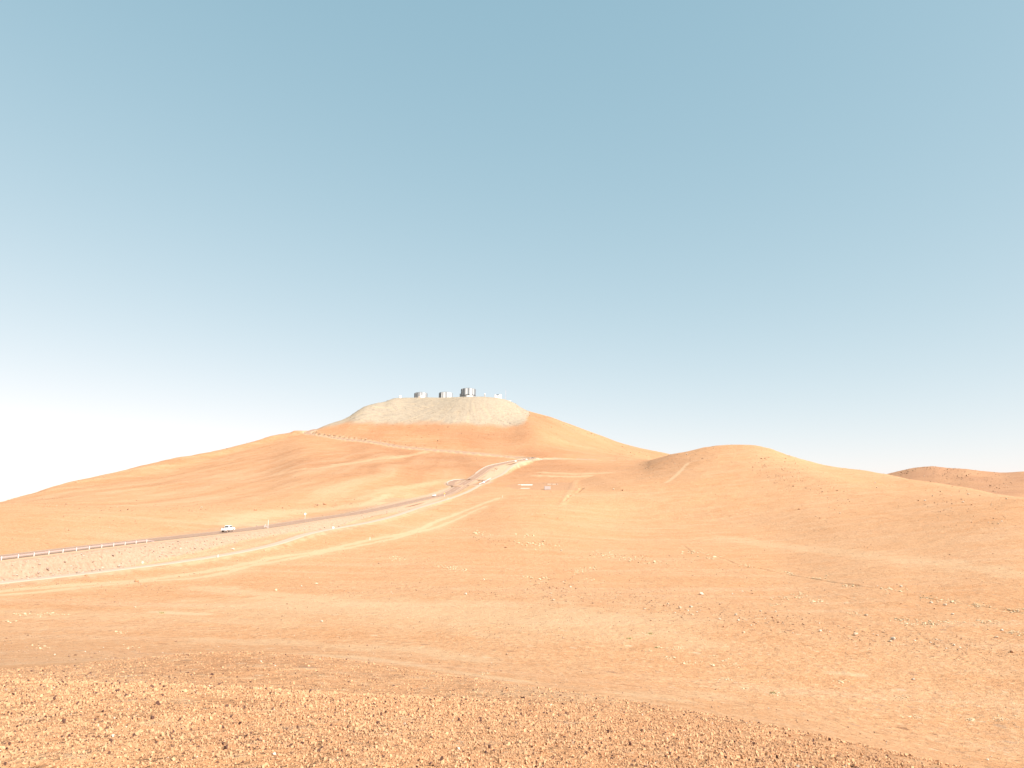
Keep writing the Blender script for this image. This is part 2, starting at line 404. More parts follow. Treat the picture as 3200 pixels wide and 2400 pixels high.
# sandy wash between the road and the mountain
wash = trace([(745,1636),(800,1612),(960,1596),(1180,1572)], 4)
PALE = np.maximum(PALE, smooth(16, 3, dist_poly(wash)[0] + en * 8) * 0.6 * (road_d > 9))
su_d, su_z, _ = dist_poly(SUMMIT)
PALE = np.maximum(PALE, smooth(15, 7, su_d + en * 6) * smooth(22, 6, np.abs(HGT - su_z) * 3) * 0.5)
for pts_, w_, k_ in (([(640,1838),(900,1862),(1150,1885),(1400,1905)], 3.0, 0.5), ([(820,1868),(1000,1880),(1200,1898),(1350,1906)], 2.5, 0.6), ([(490,1912),(560,1916),(640,1919)], 0.9, 0.9),
                     ([(0,1912),(300,1920),(620,1930),(900,1950)], 3.0, 0.3), ([(650,2000),(900,2010),(1250,2030),(1500,2062)], 2.0, 0.4), ([(900,2042),(1150,2058),(1350,2090),(1600,2125)], 1.2, 0.5),
                     ([(1300,1940),(1600,1955),(1900,1980),(2200,2010)], 3.0, 0.25), ([(2250,1680),(2600,1722),(2900,1760),(3220,1800)], 5.0, 0.35), ([(1700,1476),(1800,1481),(1900,1478)], 5.0, 0.5),
                     ([(1680,1486),(1800,1489),(1840,1486)], 4.0, 0.6), ([(2590,2100),(2650,2104),(2690,2110)], 0.5, 0.7), ([(1720,2170),(2000,2180),(2250,2175)], 1.5, 0.3), ([(1050,1452),(1170,1436),(1330,1412)], 4.0, 0.5),
                     ([(880,1480),(1060,1455),(1230,1425)], 5.0, 0.4), ([(1120,1560),(1250,1525),(1400,1500)], 4.0, 0.35), ([(1130,1580),(1180,1560),(1215,1545)], 2.5, 0.8)):
    PALE = np.maximum(PALE, smooth(w_ * 2.2, w_ * 0.4, dist_poly(trace(pts_, 3))[0] + en * w_ * 1.6) * k_)
soft = trace([(850,1890),(1150,1900),(1500,1920),(1800,1940)], 4)
PALE = np.maximum(PALE, smooth(26, 4, dist_poly(soft)[0] + en * 10) * 0.45)
FILL = np.maximum(FILL, 0.45 * smooth(26, 14, road_d) * (RR < 480))
FILLM = np.clip(FILL, 0, 1)
spoil = smooth(0.2, 0.8, FILLM)

# ------------------------------------------------------------------ materials
MATS = {}
def new_mat(name):
    m = bpy.data.materials.new(name); m.use_nodes = True
    nt = m.node_tree; b = nt.nodes['Principled BSDF']
    MATS[name] = m
    return m, nt, b

def node(nt, kind, **kw):
    n = nt.nodes.new(kind)
    for k, v in kw.items():
        if k in n.inputs: n.inputs[k].default_value = v
        else: setattr(n, k, v)
    return n

def plain(name, col, rough=0.6, metal=0.0, vary=0.12, scale=8.0):
    m, nt, b = new_mat(name)
    n = node(nt, 'ShaderNodeTexNoise', Scale=scale, Detail=5.0)
    c = node(nt, 'ShaderNodeTexCoord')
    nt.links.new(c.outputs['Object'], n.inputs['Vector'])
    r = node(nt, 'ShaderNodeMixRGB', blend_type='MIX')
    r.inputs[1].default_value = (*[max(0, v * (1 - vary)) for v in col], 1)
    r.inputs[2].default_value = (*[min(1, v * (1 + vary)) for v in col], 1)
    nt.links.new(n.outputs['Fac'], r.inputs[0])
    nt.links.new(r.outputs[0], b.inputs['Base Color'])
    b.inputs['Roughness'].default_value = rough
    b.inputs['Metallic'].default_value = metal
    return m

def ramp(nt, src, p0, p1, c0=0.0, c1=1.0):
    r = node(nt, 'ShaderNodeMapRange')
    r.inputs['From Min'].default_value = p0; r.inputs['From Max'].default_value = p1
    r.inputs['To Min'].default_value = c0; r.inputs['To Max'].default_value = c1
    nt.links.new(src, r.inputs['Value'])
    return r.outputs[0]

def mixc(nt, fac, a, b, mode='MIX'):
    r = node(nt, 'ShaderNodeMixRGB', blend_type=mode)
    for k, v in ((0, fac), (1, a), (2, b)):
        if isinstance(v, (int, float)): r.inputs[k].default_value = v
        elif isinstance(v, tuple): r.inputs[k].default_value = (*v, 1)
        else: nt.links.new(v, r.inputs[k])
    return r.outputs[0]

def noise_at(nt, coord, scale, detail=6.0, rough=0.6, stretch=None, rot=0.0):
    src = coord
    if stretch:
        mp = node(nt, 'ShaderNodeMapping'); mp.inputs['Scale'].default_value = stretch
        mp.inputs['Rotation'].default_value = (0, 0, rot)
        nt.links.new(coord, mp.inputs['Vector']); src = mp.outputs[0]
    n = node(nt, 'ShaderNodeTexNoise', Scale=scale, Detail=detail, Roughness=rough)
    nt.links.new(src, n.inputs['Vector'])
    return n.outputs['Fac']

def desert_material():
    m, nt, b = new_mat('desert_soil')
    geo = node(nt, 'ShaderNodeNewGeometry'); P = geo.outputs['Position']
    a_cap = node(nt, 'ShaderNodeAttribute', attribute_name='cap').outputs['Fac']
    a_pale = node(nt, 'ShaderNodeAttribute', attribute_name='pale').outputs['Fac']
    a_fill = node(nt, 'ShaderNodeAttribute', attribute_name='spoil').outputs['Fac']
    a_pad = node(nt, 'ShaderNodeAttribute', attribute_name='pad').outputs['Fac']
    a_dark = node(nt, 'ShaderNodeAttribute', attribute_name='varnish').outputs['Fac']
    big = noise_at(nt, P, 0.012, 5)
    mid = noise_at(nt, P, 0.11, 7)
    str1 = noise_at(nt, P, 0.05, 6, 0.62, (0.35, 2.6, 1), math.radians(-18))
    str2 = noise_at(nt, P, 0.02, 6, 0.65, (0.3, 3.2, 1), math.radians(28))
    fine = noise_at(nt, P, 1.3, 6, 0.7)
    grit = noise_at(nt, P, 26.0, 4, 0.7)
    c = mixc(nt, ramp(nt, big, 0.35, 0.65), (0.50, 0.247, 0.114), (0.51, 0.272, 0.138))
    c = mixc(nt, ramp(nt, mid, 0.40, 0.72, 0, 0.55), c, (0.53, 0.298, 0.16))
    c = mixc(nt, ramp(nt, mid, 0.46, 0.24, 0, 0.6), c, (0.455, 0.208, 0.09))
    c = mixc(nt, ramp(nt, str1, 0.52, 0.72, 0, 0.42), c, (0.58, 0.362, 0.225))
    c = mixc(nt, ramp(nt, str1, 0.46, 0.28, 0, 0.32), c, (0.45, 0.205, 0.086))
    c = mixc(nt, ramp(nt, str2, 0.54, 0.70, 0, 0.45), c, (0.57, 0.335, 0.20))
    a_str = node(nt, 'ShaderNodeAttribute', attribute_name='streak').outputs['Fac']
    c = mixc(nt, ramp(nt, a_str, 0.52, 0.90, 0, 0.45), c, (0.56, 0.375, 0.225))
    c = mixc(nt, ramp(nt, a_str, 0.46, 0.10, 0, 0.40), c, (0.36, 0.17, 0.075))
    a_red = node(nt, 'ShaderNodeAttribute', attribute_name='red').outputs['Fac']
    c = mixc(nt, a_red, c, (0.72, 0.63, 0.60), 'MULTIPLY')
    c = mixc(nt, a_dark, c, (0.33, 0.155, 0.085))
    c = mixc(nt, ramp(nt, fine, 0.53, 0.66, 0, 0.5), c, (0.60, 0.42, 0.26))
    c = mixc(nt, ramp(nt, fine, 0.46, 0.32, 0, 0.6), c, (0.27, 0.13, 0.06))
    peb = noise_at(nt, P, 4.5, 4, 0.75)
    c = mixc(nt, ramp(nt, peb, 0.46, 0.34, 0, 0.5), c, (0.25, 0.12, 0.06))
    c = mixc(nt, ramp(nt, peb, 0.55, 0.66, 0, 0.35), c, (0.60, 0.42, 0.27))
    c = mixc(nt, ramp(nt, grit, 0.46, 0.32, 0, 0.6), c, (0.22, 0.11, 0.06))
    for sc_, keep_, rad_ in ((1.1, 0.72, 0.30), (0.42, 0.80, 0.26), (5.0, 0.72, 0.30)):
        vo = node(nt, 'ShaderNodeTexVoronoi', Scale=sc_); nt.links.new(P, vo.inputs['Vector'])
        sp_ = node(nt, 'ShaderNodeSeparateColor'); nt.links.new(vo.outputs['Color'], sp_.inputs[0])
        on = ramp(nt, sp_.outputs[0], keep_, keep_ + 0.04)
        dot = ramp(nt, vo.outputs['Distance'], rad_, rad_ * 0.6)
        mm = node(nt, 'ShaderNodeMath', operation='MULTIPLY'); nt.links.new(on, mm.inputs[0]); nt.links.new(dot, mm.inputs[1])
        mk = node(nt, 'ShaderNodeMath', operation='MULTIPLY'); nt.links.new(mm.outputs[0], mk.inputs[0]); mk.inputs[1].default_value = 0.75
        stone = mixc(nt, sp_.outputs[1], (0.22, 0.10, 0.05), (0.58, 0.39, 0.25))
        c = mixc(nt, mk.outputs[0], c, stone)
    # spoil dumped along the road
    sp = mixc(nt, ramp(nt, fine, 0.35, 0.65), (0.34, 0.212, 0.14), (0.42, 0.285, 0.20))
    c = mixc(nt, a_fill, c, sp)
    c = mixc(nt, a_pale, c, (0.54, 0.36, 0.215))
    c = mixc(nt, ramp(nt, a_pad, 0, 1, 0, 0.6), c, (0.38, 0.21, 0.12))
    # grey rubble tipped over the summit edge
    capn = noise_at(nt, P, 0.16, 8, 0.75)
    capc = mixc(nt, ramp(nt, capn, 0.38, 0.62), (0.32, 0.247, 0.178), (0.385, 0.307, 0.226))
    capc = mixc(nt, ramp(nt, a_str, 0.52, 0.85, 0, 0.6), capc, (0.44, 0.325, 0.215))
    capc = mixc(nt, ramp(nt, a_str, 0.45, 0.15, 0, 0.5), capc, (0.28, 0.225, 0.17))
    capf = noise_at(nt, P, 0.6, 4, 0.8)
    capc = mixc(nt, ramp(nt, capf, 0.62, 0.72, 0, 0.7), capc, (0.45, 0.37, 0.28))
    capc = mixc(nt, ramp(nt, capf, 0.38, 0.30, 0, 0.7), capc, (0.20, 0.17, 0.14))
    c = mixc(nt, a_cap, c, capc)
    nt.links.new(c, b.inputs['Base Color'])
    b.inputs['Roughness'].default_value = 0.95
    b.inputs['Specular IOR Level'].default_value = 0.15
    coarse = noise_at(nt, P, 0.3, 5, 0.7)
    bp0 = node(nt, 'ShaderNodeBump', Strength=0.6, Distance=0.9)
    nt.links.new(coarse, bp0.inputs['Height'])
    bp = node(nt, 'ShaderNodeBump', Strength=0.65, Distance=0.30)
    nt.links.new(bp0.outputs[0], bp.inputs['Normal'])
    nt.links.new(fine, bp.inputs['Height'])
    bp3 = node(nt, 'ShaderNodeBump', Strength=0.8, Distance=0.09)
    nt.links.new(peb, bp3.inputs['Height']); nt.links.new(bp.outputs[0], bp3.inputs['Normal'])
    bp2 = node(nt, 'ShaderNodeBump', Strength=0.6, Distance=0.025)
    nt.links.new(grit, bp2.inputs['Height'])
    nt.links.new(bp3.outputs[0], bp2.inputs['Normal'])
    nt.links.new(bp2.outputs[0], b.inputs['Normal'])
    return m
M_SOIL = desert_material()

def rock_material(name, dark, light, pale_p=0.0, scale=2.0, dark_p=0.0):
    m, nt, b = new_mat(name)
    geo = node(nt, 'ShaderNodeNewGeometry')
    n = noise_at(nt, geo.outputs['Position'], scale, 5, 0.65)
    rnd = geo.outputs['Random Per Island']
    c = mixc(nt, rnd, dark, light)
    c = mixc(nt, ramp(nt, n, 0.35, 0.7, 0, 0.45), c, light)
    c = mixc(nt, ramp(nt, n, 0.45, 0.25, 0, 0.5), c, dark)
    if pale_p:
        g = node(nt, 'ShaderNodeMath', operation='GREATER_THAN'); g.inputs[1].default_value = 1 - pale_p
        nt.links.new(rnd, g.inputs[0])
        c = mixc(nt, g.outputs[0], c, (0.56, 0.46, 0.36))
    if dark_p:      # random stones coloured dark in place of the shadows between them
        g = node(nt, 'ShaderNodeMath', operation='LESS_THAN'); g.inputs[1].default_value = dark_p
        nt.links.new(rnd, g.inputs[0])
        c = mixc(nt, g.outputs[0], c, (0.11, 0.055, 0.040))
    nt.links.new(c, b.inputs['Base Color'])
    b.inputs['Roughness'].default_value = 0.9
    b.inputs['Specular IOR Level'].default_value = 0.2
    return m
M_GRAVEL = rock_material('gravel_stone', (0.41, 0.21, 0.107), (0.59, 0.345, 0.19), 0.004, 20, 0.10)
M_STONE = rock_material('scree_stone', (0.20, 0.11, 0.065), (0.46, 0.30, 0.19), 0.05, 1.2)
M_BOULDER = rock_material('boulder_stone', (0.30, 0.19, 0.12), (0.50, 0.36, 0.25), 0, 3)
M_BOULDER_PALE = rock_material('boulder_pale_stone', (0.40, 0.30, 0.225), (0.56, 0.45, 0.35), 0, 3)
M_BOULDER_RED = rock_material('boulder_red_stone', (0.25, 0.12, 0.07), (0.42, 0.23, 0.13), 0, 3)
M_CAPROCK = rock_material('rubble_stone', (0.20, 0.16, 0.12), (0.44, 0.36, 0.28), 0.05, 0.5)
M_CRUST = rock_material('salt_crust', (0.50, 0.36, 0.21), (0.60, 0.46, 0.30), 0, 4)

def asphalt_material():
    m, nt, b = new_mat('dusty_asphalt')
    geo = node(nt, 'ShaderNodeNewGeometry'); P = geo.outputs['Position']
    n = noise_at(nt, P, 0.35, 6, 0.6); f = noise_at(nt, P, 4.0, 4)
    uv = node(nt, 'ShaderNodeUVMap'); sep = node(nt, 'ShaderNodeSeparateXYZ')
    nt.links.new(uv.outputs[0], sep.inputs[0])
    c = mixc(nt, ramp(nt, n, 0.35, 0.65), (0.31, 0.172, 0.108), (0.36, 0.21, 0.135))
    # wheel tracks worn darker: two per lane, across the ribbon
    wv = node(nt, 'ShaderNodeMath', operation='SINE'); mu = node(nt, 'ShaderNodeMath', operation='MULTIPLY')
    mu.inputs[1].default_value = 4 * 2 * PI
    nt.links.new(sep.outputs[0], mu.inputs[0]); nt.links.new(mu.outputs[0], wv.inputs[0])
    c = mixc(nt, ramp(nt, wv.outputs[0], 0.1, 1.0, 0, 0.30), c, (0.25, 0.135, 0.085))
    c = mixc(nt, ramp(nt, f, 0.4, 0.7, 0, 0.25), c, (0.42, 0.28, 0.20))
    nt.links.new(c, b.inputs['Base Color'])
    b.inputs['Roughness'].default_value = 0.85
    return m
M_ASPHALT = asphalt_material()
M_SERVICE = plain('packed_pale_gravel', (0.43, 0.315, 0.23), 0.95, 0, 0.10, 0.5)
M_SHOULDER = plain('shoulder_soil', (0.37, 0.225, 0.14), 0.95, 0, 0.10, 0.6)
M_BENCH = plain('bench_spoil', (0.37, 0.235, 0.155), 0.95, 0, 0.3, 0.25)
M_LINE = plain('dusty_road_paint', (0.62, 0.47, 0.36), 0.8, 0, 0.15, 1.5)
M_WHITE = plain('white_paint', (0.82, 0.82, 0.82), 0.35, 0, 0.03)
M_CARWHITE, _nt, _b = new_mat('car_paint_white')
_b.inputs['Base Color'].default_value = (0.80, 0.80, 0.79, 1); _b.inputs['Roughness'].default_value = 0.28
_b.inputs['Coat Weight'].default_value = 0.4
M_GLASS, _nt, _b = new_mat('dark_window_glass')
_b.inputs['Base Color'].default_value = (0.05, 0.035, 0.03, 1); _b.inputs['Roughness'].default_value = 0.08
M_TYRE = plain('dusty_tyre', (0.26, 0.19, 0.15), 0.9)
M_RIM = plain('wheel_rim', (0.60, 0.50, 0.42), 0.45, 0.3)
M_BLACK = plain('black_plastic', (0.05, 0.04, 0.04), 0.6)
M_TAIL = plain('tail_light_red', (0.35, 0.04, 0.03), 0.3)
M_ZINC = plain('galvanised_steel', (0.56, 0.46, 0.43), 0.45, 0.35, 0.08)
M_ZINC_BRIGHT = plain('galvanised_post', (0.72, 0.67, 0.63), 0.4, 0.1, 0.05)
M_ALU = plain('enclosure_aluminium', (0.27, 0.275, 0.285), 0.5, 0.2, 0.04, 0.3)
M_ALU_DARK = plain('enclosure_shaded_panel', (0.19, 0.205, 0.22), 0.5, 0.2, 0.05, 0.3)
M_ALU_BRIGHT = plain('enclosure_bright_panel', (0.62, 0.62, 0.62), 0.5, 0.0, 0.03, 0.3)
M_CONC = plain('pale_concrete', (0.50, 0.42, 0.35), 0.85, 0, 0.06, 1.0)
M_YELLOW = plain('sign_yellow', (0.78, 0.52, 0.06), 0.5)
M_REDMAST = plain('mast_red', (0.60, 0.20, 0.16), 0.5)
M_CONTAINER = plain('container_grey', (0.50, 0.43, 0.40), 0.5, 0.1, 0.06, 1.5)
M_DARKSTEEL = plain('dark_steel', (0.10, 0.08, 0.08), 0.6)
M_PLANT = plain('dry_tuft', (0.40, 0.33, 0.16), 0.9, 0, 0.2)

# ------------------------------------------------------------------ object helpers
def offset_path_x(P):
    """true if the right hand side of the path lies outside its loop"""
    m = len(P) // 2; d = P[m+1] - P[m-1]; c = P[:, :2].mean(0) - P[m, :2]
    return d[1] * c[0] - d[0] * c[1] < 0
def link(o, parent=None):
    COL.objects.link(o)
    if parent: o.parent = parent
    return o

def mesh_obj(name, verts, faces, mat, parent=None, smooth_shade=False):
    me = bpy.data.meshes.new(name)
    me.from_pydata([tuple(v) for v in verts], [], [tuple(f) for f in faces])
    me.materials.append(mat)
    if smooth_shade: me.polygons.foreach_set('use_smooth', [True] * len(me.polygons))
    me.update()
    return link(bpy.data.objects.new(name, me), parent)

def bm_obj(name, bm, mat, parent=None, smooth_shade=False):
    me = bpy.data.meshes.new(name); bm.normal_update(); bm.to_mesh(me); bm.free()
    me.materials.append(mat)
    if smooth_shade: me.polygons.foreach_set('use_smooth', [True] * len(me.polygons))
    return link(bpy.data.objects.new(name, me), parent)

def tag(o, label=None, cat=None, group=None, kind=None):
    if label: o['label'] = label
    if cat: o['category'] = cat
    if group: o['group'] = group
    if kind: o['kind'] = kind
    return o

def empty(name, loc, rz=0.0, **kw):
    o = bpy.data.objects.new(name, None); o.empty_display_size = 0.3
    o.location = tuple(loc); o.rotation_euler = (0, 0, rz)
    link(o); tag(o, **kw)
    return o

def add_box(bm, c, s, rz=0.0, bevel=0.0, taper=1.0):
    r = bmesh.ops.create_cube(bm, size=1.0)
    vs = r['verts']
    for v in vs:
        k = taper if v.co.z > 0 else 1.0
        v.co = Vector((v.co.x * s[0] * k, v.co.y * s[1] * k, v.co.z * s[2]))
    if bevel:
        es = list({e for v in vs for e in v.link_edges})
        g = bmesh.ops.bevel(bm, geom=es, offset=bevel, segments=2, affect='EDGES', profile=0.5)
        vs = list({v for f in g['faces'] for v in f.verts} | {v for v in vs if v.is_valid})
    M = Matrix.Translation(c) @ Matrix.Rotation(rz, 4, 'Z')
    bmesh.ops.transform(bm, matrix=M, verts=[v for v in vs if v.is_valid])

def box(name, c, s, mat, parent, bevel=0.0, rz=0.0, taper=1.0):
    bm = bmesh.new(); add_box(bm, c, s, rz, bevel, taper)
    return bm_obj(name, bm, mat, parent)

def add_cyl(bm, p0, p1, r0, r1=None, n=12, caps=True):
    r1 = r0 if r1 is None else r1
    p0 = Vector(p0); p1 = Vector(p1); d = p1 - p0
    q = Vector((0, 0, 1)).rotation_difference(d).to_matrix()
    a = []; b = []
    for i in range(n):
        t = 2 * PI * i / n; u = Vector((math.cos(t), math.sin(t), 0))
        a.append(bm.verts.new(p0 + q @ (u * r0))); b.append(bm.verts.new(p1 + q @ (u * r1)))
    for i in range(n):
        j = (i + 1) % n
        bm.faces.new((a[i], a[j], b[j], b[i]))
    if caps:
        bm.faces.new(a[::-1]); bm.faces.new(b)

def cyl(name, p0, p1, r0, mat, parent, r1=None, n=12, smooth_shade=True):
    bm = bmesh.new(); add_cyl(bm, p0, p1, r0, r1, n)
    return bm_obj(name, bm, mat, parent)

def lathe(name, prof, mat, parent, n=24, smooth_shade=True):
    bm = bmesh.new(); rings = []
    for (r, z) in prof:
        rings.append([bm.verts.new((r*math.cos(2*PI*i/n), r*math.sin(2*PI*i/n), z)) for i in range(n)])
    for a, b in zip(rings[:-1], rings[1:]):
        for i in range(n):
            j = (i+1) % n
            bm.faces.new((a[i], a[j], b[j], b[i]))
    bm.faces.new(rings[0][::-1]); bm.faces.new(rings[-1])
    bmesh.ops.remove_doubles(bm, verts=bm.verts, dist=1e-4)
    return bm_obj(name, bm, mat, parent, smooth_shade)

def prism(name, prof, y0, y1, mat, parent, bevel=0.0, inset_top=None):
    """side profile (x,z) swept across y"""
    bm = bmesh.new()
    a = [bm.verts.new((x, y0, z)) for x, z in prof]; b = [bm.verts.new((x, y1, z)) for x, z in prof]
    n = len(prof)
    for i in range(n):
        j = (i+1) % n
        bm.faces.new((a[i], a[j], b[j], b[i]))
    fa = bm.faces.new(a[::-1]); fb = bm.faces.new(b)
    if inset_top:
        zt, k = inset_top
        for v in bm.verts:
            if v.co.z > zt: v.co.y *= 1 - k * (v.co.z - zt)
    bmesh.ops.recalc_face_normals(bm, faces=bm.faces)
    if bevel:
        bmesh.ops.bevel(bm, geom=[e for e in bm.edges], offset=bevel, segments=2, affect='EDGES', profile=0.5, clamp_overlap=True)
    bmesh.ops.triangulate(bm, faces=[f for f in bm.faces if len(f.verts) > 4])
    return bm_obj(name, bm, mat, parent)

def ground_z(x, y):
    return float(lookup(HGT, np.array([x]), np.array([y]))[0])

def copy_tree(o, parent=None):
    c = o.copy(); COL.objects.link(c); c.parent = parent
    for ch in list(o.children): copy_tree(ch, c)
    return c

# ------------------------------------------------------------------ terrain meshes
zz = HGT
tx = np.zeros(GX.shape + (3,)); ty = np.zeros(GX.shape + (3,))
PTS = np.stack([GX, GY, zz], -1)
tx[1:-1] = PTS[2:] - PTS[:-2]; tx[0] = PTS[1] - PTS[0]; tx[-1] = PTS[-1] - PTS[-2]
ty[:, 1:-1] = PTS[:, 2:] - PTS[:, :-2]; ty[:, 0] = PTS[:, 1] - PTS[:, 0]; ty[:, -1] = PTS[:, -1] - PTS[:, -2]
NRM = np.cross(tx, ty); NRM *= np.sign(NRM[..., 2:3] + 1e-12)
NRM /= np.linalg.norm(NRM, axis=-1, keepdims=True) + 1e-12
RED = smooth(480, 760, RR) * smooth(0.27, 0.23, AZ)[:, None] * np.clip(0.75 + 0.5 * fbm(GX / 90, GY / 90, 3, 67), 0, 1) * (0.25 + 0.75 * smooth(-0.6, -0.1, AZ)[:, None]) * (1 - 0.45 * smooth(0.03, 0.12, AZ)[:, None]) * (AZ[:, None] > -1.0)
varn = fbm(GX / 60, GY / 60, 4, 61)
VARN = smooth(0.05, 0.5, varn) * 0.55 * smooth(1250, 1420, RR) * smooth(0.45, 0.5, AZ)[:, None]
VARN = np.maximum(VARN, (0.62 + 0.35 * varn) * smooth(1200, 1300, RR) * smooth(0.42, 0.47, AZ)[:, None])

kz = smooth(15, 19, RR) * smooth(1.06, 0.94, RR / np.exp(cr[6])[:, None])
VARN = np.maximum(VARN, kz * (0.12 + 0.25 * fbm(GX / 5, GY / 5, 3, 63)) * (np.abs(AZ)[:, None] < 0.8))
def region_curve(pts):
    a = [float(ray(p[0], 1500)[0]) for p in pts]
    return np.interp(AZ, a, [p[1] for p in pts])
mt_b = region_curve([(-600,420),(0,420),(400,430),(800,440),(1000,460),(1200,520),(1400,640),(1600,850),(1800,880),(2000,900),(2090,960)])
hill_b = region_curve([(1900,780),(2000,620),(2100,540),(2400,440),(2800,340),(3200,255),(3600,210),(4400,200)])
hill_o = region_curve([(2050,860),(2100,930),(2400,860),(2800,660),(3200,500),(3600,420),(4400,420)])
az_m = float(ray(2080, 1450)[0])
rc = np.sqrt(R[:-1] * R[1:])[None, :]
ac = 0.5 * (AZ[:-1] + AZ[1:])[:, None]
REG = np.zeros((NA - 1, NR - 1), int)
REG[(rc > mt_b[:-1, None]) & (ac < az_m) & (ac > -1.0)] = 1
REG[(rc > hill_b[:-1, None]) & (rc < hill_o[:-1, None]) & (ac > float(ray(1960, 1450)[0])) & (ac < 1.0)] = 2
REG[(rc >= hill_o[:-1, None]) & (ac >= az_m) & (ac < 1.0)] = 3
REG[:, R[:-1] > 2300] = 0
idx = np.arange(NA * NR).reshape(NA, NR)
QUADS = np.stack([idx[:-1, :-1], idx[1:, :-1], idx[1:, 1:], idx[:-1, 1:]], -1)
flatP = PTS.reshape(-1, 3); flatN = NRM.reshape(-1, 3)

def terrain_obj(name, reg, label):
    q = QUADS[REG == reg].reshape(-1, 4)
    used = np.unique(q); remap = np.zeros(NA * NR, np.int64); remap[used] = np.arange(len(used))
    q = remap[q]
    me = bpy.data.meshes.new(name)
    me.vertices.add(len(used)); me.vertices.foreach_set('co', flatP[used].astype(np.float32).ravel())
    me.loops.add(q.size); me.loops.foreach_set('vertex_index', q.astype(np.int32).ravel())
    me.polygons.add(len(q)); me.polygons.foreach_set('loop_start', np.arange(0, q.size, 4, dtype=np.int32))
    me.polygons.foreach_set('use_smooth', np.ones(len(q), bool))
    me.update(calc_edges=True)
    for nm, arr in (('cap', CAP), ('pale', PALE), ('spoil', spoil), ('pad', PAD), ('varnish', VARN), ('streak', STREAK), ('red', RED)):
        at_ = me.attributes.new(nm, 'FLOAT', 'POINT'); at_.data.foreach_set('value', arr.reshape(-1)[used].astype(np.float32))
    me.materials.append(M_SOIL)
    me.normals_split_custom_set_from_vertices(flatN[used].astype(np.float32))
    o = link(bpy.data.objects.new(name, me)); tag(o, kind='structure', label=label)
    return o
terrain_obj('ground', 0, 'orange desert ground from the gravel knoll across the valley')
terrain_obj('mountain', 1, 'orange desert mountain with a flattened grey summit')
terrain_obj('hill', 2, 'rounded orange hill on the right side')
terrain_obj('distant_hill', 3, 'darker brown hill far off on the right')

# ------------------------------------------------------------------ roads
def ribbon(name, P, half, mat, skirt=0.0, skirt_drop=0.5, lift=0.0, parent=None, off=0.0, t0=0.0, t1=1.0, dashes=None):
    P = P[int(t0 * (len(P) - 1)): int(t1 * (len(P) - 1)) + 1]
    T = np.gradient(P[:, :2], axis=0); T /= np.linalg.norm(T, axis=1, keepdims=True)
    N = np.stack([T[:, 1], -T[:, 0]], 1)
    offs = [(-half - skirt, -skirt_drop), (-half, 0), (half, 0), (half + skirt, -skirt_drop)] if skirt else [(-half, 0), (half, 0)]
    verts = []; faces = []; k = len(offs)
    for i, p in enumerate(P):
        for o, dz in offs:
            verts.append((p[0] + N[i, 0] * (o + off), p[1] + N[i, 1] * (o + off), p[2] + lift + dz))
    for i in range(len(P) - 1):
        if dashes and (i % dashes[1]) >= dashes[0]: continue
        for j in range(k - 1):
            faces.append((i*k + j, i*k + j + 1, (i+1)*k + j + 1, (i+1)*k + j))
    ob = mesh_obj(name, verts, faces, mat, parent)
    uv = ob.data.uv_layers.new(name='UVMap')
    us = np.array([0, 0, 1, 1] if skirt else [0, 1], float)
    vi = np.zeros(len(ob.data.loops), np.int32); ob.data.loops.foreach_get('vertex_index', vi)
    uvs = np.stack([us[vi % k], (vi // k) * 0.5], 1)
    uv.data.foreach_set('uv', uvs.ravel())
    return ob

def road_set(name, P, half, shoulder, lift, label, lines=True, skirt=1.0, drop=0.95, smat=M_SHOULDER):
    sh = ribbon('shoulder', P, half + shoulder, smat, skirt, drop, lift - 0.06)
    rd = ribbon(name, P, half, M_ASPHALT, 0, 0, lift)
    sh.parent = rd; tag(rd, kind='structure', label=label)
    if lines:
        for s in (-1, 1): ribbon('edge_line', P, 0.16, M_LINE, 0, 0, lift + 0.02, rd, s * (half - 0.3))
        ribbon('centre_line', P, 0.11, M_LINE, 0, 0, lift + 0.02, rd, 0, dashes=(2, 5))
    return rd
road_set('road', ROAD, 3.9, 1.5, 0.0, 'dusty two lane asphalt road climbing to the mountain')
road_set('summit_road', SUMMIT, 3.0, 1.6, 1.0, 'narrow asphalt road benched across the mountain flank', lines=False, skirt=4.0, drop=3.2, smat=M_BENCH)
road_set('turnout', LOBE_L, 2.8, 0.6, -0.04, 'asphalt turnout loop on the left of the road', lines=False)
road_set('turnout', LOBE_R, 2.6, 0.6, -0.04, 'asphalt turnout loop on the right of the road', lines=False)
SV = SERVICE.copy(); SV[:, 2] += 0.05
tag(ribbon('service_track', SV, 1.5, M_SERVICE, 0.8, 0.35), kind='structure', label='pale gravel service track beside the road')
SD = SADDLE.copy()
tag(ribbon('saddle_track', SD, 2.0, M_SERVICE, 0.8, 0.5, 0.0), kind='structure', label='pale track crossing the saddle below the mountain')

# ------------------------------------------------------------------ stones
ICO = None
def ico_base(sub):
    bm = bmesh.new(); bmesh.ops.create_icosphere(bm, subdivisions=sub, radius=1.0)
    v = np.array([x.co[:] for x in bm.verts]); f = np.array([[x.index for x in p.verts] for p in bm.faces]); bm.free()
    return v, f
OCT_V = np.array([(1,0,0),(-1,0,0),(0,1,0),(0,-1,0),(0,0,1),(0,0,-1)], float)
OCT_F = np.array([(0,2,4),(2,1,4),(1,3,4),(3,0,4),(2,0,5),(1,2,5),(3,1,5),(0,3,5)])
_c3 = [(math.cos(2*PI*i/3), math.sin(2*PI*i/3)) for i in range(3)]
CHIP_V = np.array([(1.25*x, 1.25*y, -0.7) for x, y in _c3] + [(0.82*x + 0.3*y, 0.82*y - 0.3*x, 0.75) for x, y in _c3])
CHIP_F = np.array([(3,4,5),(0,1,4),(0,4,3),(1,2,5),(1,5,4),(2,0,3),(2,3,5)])
ICO1_V, ICO1_F = ico_base(1)

